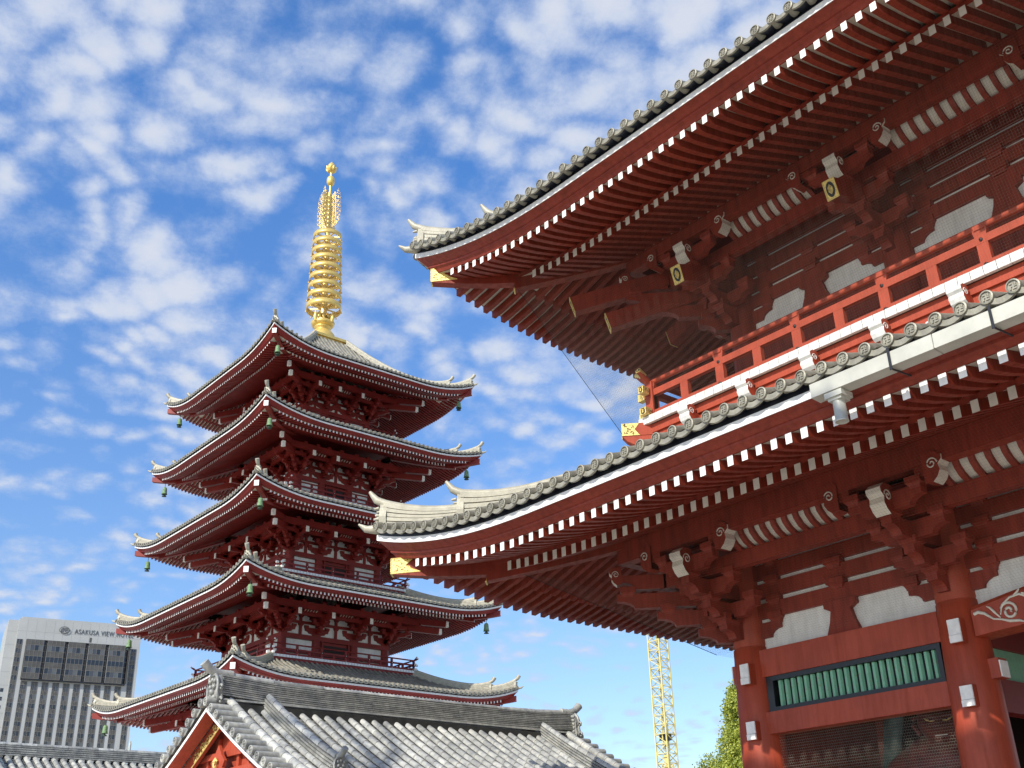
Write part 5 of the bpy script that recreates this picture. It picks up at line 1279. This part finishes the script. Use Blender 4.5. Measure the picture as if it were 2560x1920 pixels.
mb = MB('spandrel'); mb.X = HM; mb.box(hx(32.2), hx(32.75), 0, 0.05, hz(65.3), hz(66.5), 'spandrel'); mb.build('small_window', hot)
# lettering
def text_mesh(body):
    cu = bpy.data.curves.new('t', 'FONT'); cu.body = body; cu.extrude = 0.05; cu.resolution_u = 4; cu.align_x = 'LEFT'; cu.space_character = 1.15; cu.space_word = 1.0; cu.offset = -0.004
    o = bpy.data.objects.new('t', cu); COL.objects.link(o); dg = bpy.context.evaluated_depsgraph_get(); dg.update(); me = bpy.data.meshes.new_from_object(o.evaluated_get(dg)); bpy.data.objects.remove(o); bpy.data.curves.remove(cu); return me
tm = text_mesh('ASAKUSA VIEW HOTEL'); xs = [v.co.x for v in tm.vertices]; wd = max(xs)-min(xs); ht = max(v.co.y for v in tm.vertices)-min(v.co.y for v in tm.vertices)
tx0, tx1 = hx(28.4), hx(42.75); sx = (tx1-tx0)/wd; sz = 1.85/ht
mb = MB('signgrey'); mb.X = HM; mb.add([(tx0+(v.co.x-min(xs))*sx, 0.14+v.co.z*1.2, hz(67.25)+v.co.y*sz) for v in tm.vertices], [tuple(p.vertices) for p in tm.polygons], 'signgrey')
mb.build('sign_lettering', hot, 'raised letters reading ASAKUSA VIEW HOTEL')
mb = MB('signgrey', 'hotelwall'); mb.X = HM; cx_, cz_ = hx(25.9), hz(67.9)
ell = lambda rx, rz, t: (cx_+rx*math.cos(t), 0.4, cz_+rz*math.sin(t))
mb.tube([ell(1.85,1.28,2*PI*i/28) for i in range(29)], 0.14, 6, 'signgrey')
arc = lambda x, z, rx, rz, a0, a1, n=10: [(cx_+x+rx*math.cos(a0+(a1-a0)*i/n), 0.42, cz_+z+rz*math.sin(a0+(a1-a0)*i/n)) for i in range(n+1)]
mb.tube(arc(-0.62, 0.0, 0.62, 0.72, 0.8, 2*PI-0.8), 0.13, 6, 'signgrey'); mb.tube(arc(0.12, 0.25, 0.40, 0.42, -PI/2, PI*1.2), 0.11, 6, 'signgrey')
mb.tube([(cx_+0.35,0.42,cz_+0.7),(cx_+1.3,0.42,cz_+0.62),(cx_+0.15,0.42,cz_-0.7),(cx_+1.0,0.42,cz_-0.72)], 0.11, 6, 'signgrey'); mb.build('logo', hot)

# ================================================================== CRANE MAST
crx, cry = -90.5, 98.8
cr = thing('tower_crane_mast', 'tall pale yellow lattice crane mast rising behind the gate eave', 'crane', (crx, cry, 0))
ca = math.atan2(crx, cry); hw = 0.83; rot = Matrix.Translation((crx, cry, 0)) @ Matrix.Rotation(PI/4+0.10-ca, 4, 'Z')
def lattice(mb, hw, z0, z1, step, rc, rb):
    mb.X = rot; cs = [(-hw,-hw),(hw,-hw),(hw,hw),(-hw,hw)]
    for c in cs: mb.bar((c[0],c[1],z0), (c[0],c[1],z1), rc, rc, 'craneyellow', up=(1,0,0))
    n = int((z1-z0)/step)
    for q_ in range(n):
        z = z0+step*q_
        for i in range(4):
            a, b = cs[i], cs[(i+1)%4]
            mb.bar((a[0],a[1],z), (b[0],b[1],z), rb, rb, 'craneyellow')
            if q_ % 2: a, b = b, a
            mb.bar((a[0],a[1],z), (b[0],b[1],z+step), rb, rb, 'craneyellow')
mb = MB('craneyellow'); lattice(mb, hw, 0, 52, 1.07, 0.13, 0.075); mb.build('mast_lattice', cr)
mb = MB('craneyellow', 'black'); lattice(mb, 0.42, 0, 16.0, 1.6, 0.10, 0.05); mb.box(-0.25, 0.25, -0.25, 0.25, 0, 17, 'craneyellow'); mb.box(-0.5, 0.5, -0.5, 0.5, 18.6, 19.3, 'black') ; mb.bar((-0.62,-0.1,17.4), (-0.62,-0.1,21.2), 0.12, 0.12, 'craneyellow', up=(1,0,0)); mb.bar((0.62,0.1,17.4), (0.62,0.1,21.2), 0.12, 0.12, 'craneyellow', up=(1,0,0)); mb.build('climbing_frame', cr)
mb = MB('black'); mb.X = rot
for dx in (0.35, 0.5): mb.tube([(dx,0.5,0),(dx,0.5,50)], 0.015, 4, 'black')
mb.build('cable', cr)

# ================================================================== TREE
TX, TY = -24.55, 31.6
tree = thing('tree', 'yellow-green leafy tree half hidden behind the left gate pillar', 'tree', (TX, TY, 0))
tr = random.Random(5)
mb = MB('bark'); mb.tube([(TX,TY,0),(TX+0.05,TY,3),(TX-0.03,TY,6),(TX,TY,9.2)], [0.28,0.2,0.12,0.03], 10, 'bark')
tips = []
for q_ in range(84):
    z = 2.2+6.8*q_/83; a = q_*2.4; R_ = max(0.35, (10.0-z)*0.47)*tr.uniform(0.8, 1.12); R_ *= 0.72; e = (TX+R_*math.cos(a), TY+R_*math.sin(a), z+R_*0.45)
    mb.tube([(TX,TY,z), ((TX+e[0])/2,(TY+e[1])/2,z+R_*0.30), e], [0.06,0.035,0.012], 5, 'bark'); tips.append((e, R_, (TX, TY, z)))
mb.build('trunk', tree)
mb = MB('leaf')
lobes = [(tr.uniform(0, 2*PI), tr.uniform(4.2, 9.6), tr.uniform(0.10, 0.30)) for _ in range(60)]
for _ in range(2300):
    z = 4.4+5.9*(1-tr.random()**0.55); an = tr.uniform(0, 2*PI); base = max(0.12, (10.25-z)*0.46)
    bump = 0.80+sum(w*math.exp(-((z-lz)/0.35)**2-(((an-la+PI)%(2*PI)-PI)/0.45)**2) for la, lz, w in lobes)
    r_ = base*bump*tr.uniform(0.35, 1.0)**0.6; c = (TX+r_*math.cos(an), TY+r_*math.sin(an), z)
    for _2 in range(48):
        p = Vector([c[i]+tr.gauss(0, 0.085) for i in range(3)]); s_ = tr.uniform(0.022, 0.046); n = Vector((math.cos(an)*0.6+tr.gauss(0,0.8), math.sin(an)*0.6+tr.gauss(0,0.8), tr.gauss(0.5,0.8))).normalized(); x = n.orthogonal().normalized()*s_; y = n.cross(x)
        mb.add([p-x, p+y*0.9, p+x, p-y*0.7], [(0,1,2,3)], 'leaf')
mb.build('crown', tree)

# unseen tree added behind the camera, its crown shaped to shade the gate pillars
pn = thing('added_shade_tree', 'unseen tree added south of the gate to shade its pillars', 'tree', (-7.6, -6.0, 0))
mb = MB('bark'); mb.tube([(-7.6,-6,0),(-7.5,-6,6),(-7.65,-6,12),(-7.6,-6,19)], [0.45,0.36,0.26,0.08], 10, 'bark')
for q_ in range(14):
    a = q_*2.4; mb.tube([(-13.2,-6,16+0.25*q_/2), (-13.2+3*math.cos(a),-6+1.6*math.sin(a),18.4), (-13.2+5.6*math.cos(a),-6+2.8*math.sin(a),19.3)], [0.12,0.07,0.02], 5, 'bark')
mb.build('trunk', pn)
mb = MB('leaf')
for _ in range(9000):
    while True:
        u = Vector((tr.uniform(-12.8,-0.8), tr.uniform(-7.1,-4.9), tr.uniform(15.9,20.52)))
        if u.z > 20.35 and u.x > -2.95: continue
        if (abs((u.x+6.8)/6.2))**6+(abs((u.z-18.1)/2.9))**6 < 1.0 or u.z > 19.5: break
    p = Vector((u.x, u.y, u.z-0.74*(u.y+6))); n = Vector((tr.gauss(0,1), tr.gauss(0,1), tr.gauss(0,1))).normalized(); x = n.orthogonal().normalized()*tr.uniform(0.13,0.22); y = n.cross(x)
    mb.add([p-x, p+y*0.9, p+x, p-y*0.7], [(0,1,2,3)], 'leaf')
mb.build('crown', pn)

# ================================================================== GUARDIAN STATUE inside the gate bay
st = thing('guardian_statue', 'large dark red scowling guardian statue behind the wire mesh between the gate pillars', 'statue', (-10.75, 18.7, 0))
def head():
    """one smooth sculpted surface from a deformed sphere; faces -y and slightly -x, looking down"""
    mb = MB('statue_red', 'goldp', 'hair', 'barge'); nu, nv = 48, 36; vs = []
    G = lambda x, z, cx, cz, sx, sz: math.exp(-((x-cx)/sx)**2-((z-cz)/sz)**2)
    cz = 4.36; R0 = Matrix.Translation((-10.50, 18.55, cz)) @ Matrix.Rotation(0.42, 4, 'Z') @ Matrix.Rotation(0.16, 4, 'X') @ Matrix.Diagonal((1.12, 1.0, 0.78, 1.0))
    mb.X = R0
    def surf(u, v):
        th = PI*v; ph = 2*PI*u; x = 0.36*math.sin(th)*math.sin(ph); y = -0.42*math.sin(th)*math.cos(ph); z = 0.52*math.cos(th)
        if y < 0:
            ax = abs(x); zz = z
            d = 0.10*G(ax,zz,0.0,-0.03,0.075,0.13)+0.06*G(ax,zz,0.07,-0.10,0.05,0.05)      # nose, nostrils
            d += 0.07*G(ax,zz,0.14,0.16+0.25*(ax-0.14),0.11,0.045)                            # brows
            d -= 0.05*G(ax,zz,0.13,0.07,0.07,0.045); d += 0.05*G(ax,zz,0.13,0.065,0.045,0.028) # sockets, eyeballs
            d += 0.05*G(ax,zz,0.20,-0.06,0.07,0.07)                                           # cheeks
            d += 0.045*G(ax,zz,0.0,-0.235,0.12,0.028)-0.035*G(ax,zz,0.0,-0.275,0.13,0.018)+0.045*G(ax,zz,0.0,-0.32,0.11,0.03)
            d += 0.05*G(ax,zz,0.0,-0.43,0.12,0.06)
            y -= d
        x *= 1-0.25*max(0, -z-0.1)
        return (x, y, z)
    for j in range(nv+1):
        for i in range(nu): vs.append(surf(i/nu, j/nv))
    mb.add(vs, [(j*nu+i, j*nu+(i+1)%nu, (j+1)*nu+(i+1)%nu, (j+1)*nu+i) for j in range(nv) for i in range(nu)], 'statue_red', True)
    return mb, R0
mb, R0 = head()
for sg in (-1, 1):
    mb.tube([(sg*0.36,-0.02,0.12),(sg*0.42,0.02,0.10),(sg*0.42,0.02,-0.05),(sg*0.37,0.0,-0.18),(sg*0.36,0.0,-0.28)], [0.03,0.05,0.045,0.04,0.03], 8, 'statue_red')
ho = mb.build('head', st)
mb = MB('goldp', 'hair', 'barge'); mb.X = R0
for sg in (-1, 1):
    mb.tube([(sg*0.06,-0.475,0.035),(sg*0.11,-0.475,0.035),(sg*0.17,-0.445,0.06),(sg*0.21,-0.40,0.10)], [0.008,0.018,0.018,0.006], 6, 'goldp')
    mb.lathe([(0.001,-0.022),(0.02,0),(0.001,0.022)], (sg*0.12,-0.475,0.05), 8, 'hair')
mb.build('eye', ho)
mb = MB('barge'); mb.X = R0; mb.tube([(-0.09,-0.475,-0.275),(0,-0.50,-0.27),(0.09,-0.475,-0.265)], 0.011, 6, 'barge'); mb.build('teeth', ho)
mb = MB('hair'); mb.X = R0
mb.lathe([(0.33,0.25),(0.345,0.34),(0.26,0.50),(0.12,0.58),(0.10,0.62),(0.17,0.70),(0.16,0.84),(0.05,0.92),(0.0,0.93)], (0,0.03,0), 20, 'hair'); mb.build('hair', ho)
# body grown over a skeleton
def skin_body(name, pts, edges, radii, matname, parent):
    me = bpy.data.meshes.new(name); org = ORG[parent.name]; me.from_pydata([tuple(p[i]-org[i] for i in range(3)) for p in pts], edges, []); o = bpy.data.objects.new(name, me); COL.objects.link(o); o.parent = parent
    m_ = o.modifiers.new('skin', 'SKIN'); m_.use_smooth_shade = True
    for i, r_ in enumerate(radii): me.skin_vertices[0].data[i].radius = r_ if isinstance(r_, tuple) else (r_, r_)
    me.skin_vertices[0].data[0].use_root = True
    s_ = o.modifiers.new('sub', 'SUBSURF'); s_.levels = 2; s_.render_levels = 2
    dg = bpy.context.evaluated_depsgraph_get(); dg.update(); me2 = bpy.data.meshes.new_from_object(o.evaluated_get(dg)); o.modifiers.clear(); o.data = me2; me2.materials.clear(); me2.materials.append(M[matname]); ORG[o.name] = org
    for p in me2.polygons: p.use_smooth = True
    return o
bx, by = -10.8, 18.75
P_ = [(bx,by,2.0),(bx,by,2.6),(bx,by,3.2),(bx+0.05,by,3.75),(bx+0.12,by-0.05,4.15),(bx-0.75,by,3.65),(bx-1.15,by-0.2,3.0),(bx-1.2,by-0.7,2.7),(bx+0.8,by,3.65),(bx+1.05,by-0.25,3.0),(bx+0.85,by-0.75,3.1),(bx-0.35,by,1.2),(bx-0.5,by-0.05,0.25),(bx+0.4,by,1.2),(bx+0.5,by-0.1,0.25),(bx-0.55,by-0.45,0.12),(bx+0.55,by-0.5,0.12)]
E_ = [(0,1),(1,2),(2,3),(3,4),(3,5),(5,6),(6,7),(3,8),(8,9),(9,10),(0,11),(11,12),(0,13),(13,14),(12,15),(14,16)]
skin_body('body', P_, E_, [0.5,0.45,0.52,0.42,0.24,0.30,0.2,0.13,0.30,0.2,0.13,0.32,0.17,0.32,0.17,0.12,0.12], 'statue_red', st)
for cx_, sg in ((bx-1.2, -1), (bx+0.85, 1)):
    hp = [(cx_,by-0.75,2.75 if sg < 0 else 3.12)]; hand = MB('statue_red')
    for f in range(5):
        o_ = (f-2)*0.055; ln = (0.16,0.22,0.24,0.22,0.17)[f]; z0 = hp[0][2]
        if f == 0: hand.tube([(cx_-sg*0.10,by-0.78,z0+0.02),(cx_-sg*0.17,by-0.86,z0+0.06),(cx_-sg*0.15,by-0.95,z0+0.08)], [0.04,0.035,0.025], 7, 'statue_red')
        hand.tube([(cx_+o_,by-0.80,z0),(cx_+o_,by-0.80-ln*0.6,z0-0.02),(cx_+o_,by-0.80-ln,z0-0.09),(cx_+o_,by-0.78-ln*0.8,z0-0.15)], [0.034,0.032,0.028,0.02], 7, 'statue_red')
    hand.lathe([(0.001,-0.1),(0.10,-0.06),(0.13,0.0),(0.10,0.06),(0.001,0.1)], (cx_,by-0.76,hp[0][2]), 10, 'statue_red'); hand.build('hand', st)
mb = MB('goldp'); 
for rr, zz in ((0.60,3.62),(0.70,3.50)):
    mb.tube([(bx+0.05+rr*math.cos(t)*1.05, by-0.05-rr*0.75*math.sin(t), zz-0.22*math.sin(t)) for t in [PI*i/14 for i in range(15)]], 0.045, 6, 'goldp')
for q_ in range(7): t = PI*(q_+1)/8; mb.lathe([(0.001,-0.07),(0.06,0),(0.001,0.07)], (bx+0.05+0.7*math.cos(t)*1.05, by-0.09-0.7*0.75*math.sin(t), 3.42-0.22*math.sin(t)), 8, 'goldp')
mb.build('collar', st)
mb = MB('statue_teal'); 
for sg in (-1, 1):
    pts = [(bx+sg*0.6,by+0.15,2.2),(bx+sg*1.25,by+0.2,2.9),(bx+sg*1.05,by+0.22,3.9),(bx+sg*0.85,by+0.25,4.8),(bx+sg*0.3,by+0.3,5.25),(bx,by+0.3,5.35)]
    vs = []
    for p in pts: vs += [(p[0]-0.16,p[1]-0.05,p[2]),(p[0]+0.16,p[1]+0.05,p[2]),(p[0]+0.16,p[1]+0.09,p[2]),(p[0]-0.16,p[1]-0.01,p[2])]
    mb.add(vs, [(q_*4+a, q_*4+(a+1)%4, (q_+1)*4+(a+1)%4, (q_+1)*4+a) for q_ in range(5) for a in range(4)], 'statue_teal', True)
mb.build('scarf', st)
mb = MB('statue_teal', 'goldp'); mb.lathe([(0.50,2.25),(0.62,1.9),(0.75,1.2),(0.85,0.55),(0.80,0.5),(0.0,0.6)], (bx,by,0), 20, 'statue_teal'); mb.lathe([(0.53,2.2),(0.56,2.32),(0.50,2.4)], (bx,by,0), 20, 'goldp'); mb.build('robe', st)
mb = MB('plaster'); mb.box(bx-1.4, bx+1.4, by-1.2, by+1.0, 0.0, 0.12, 'plaster'); mb.build('plinth', st)
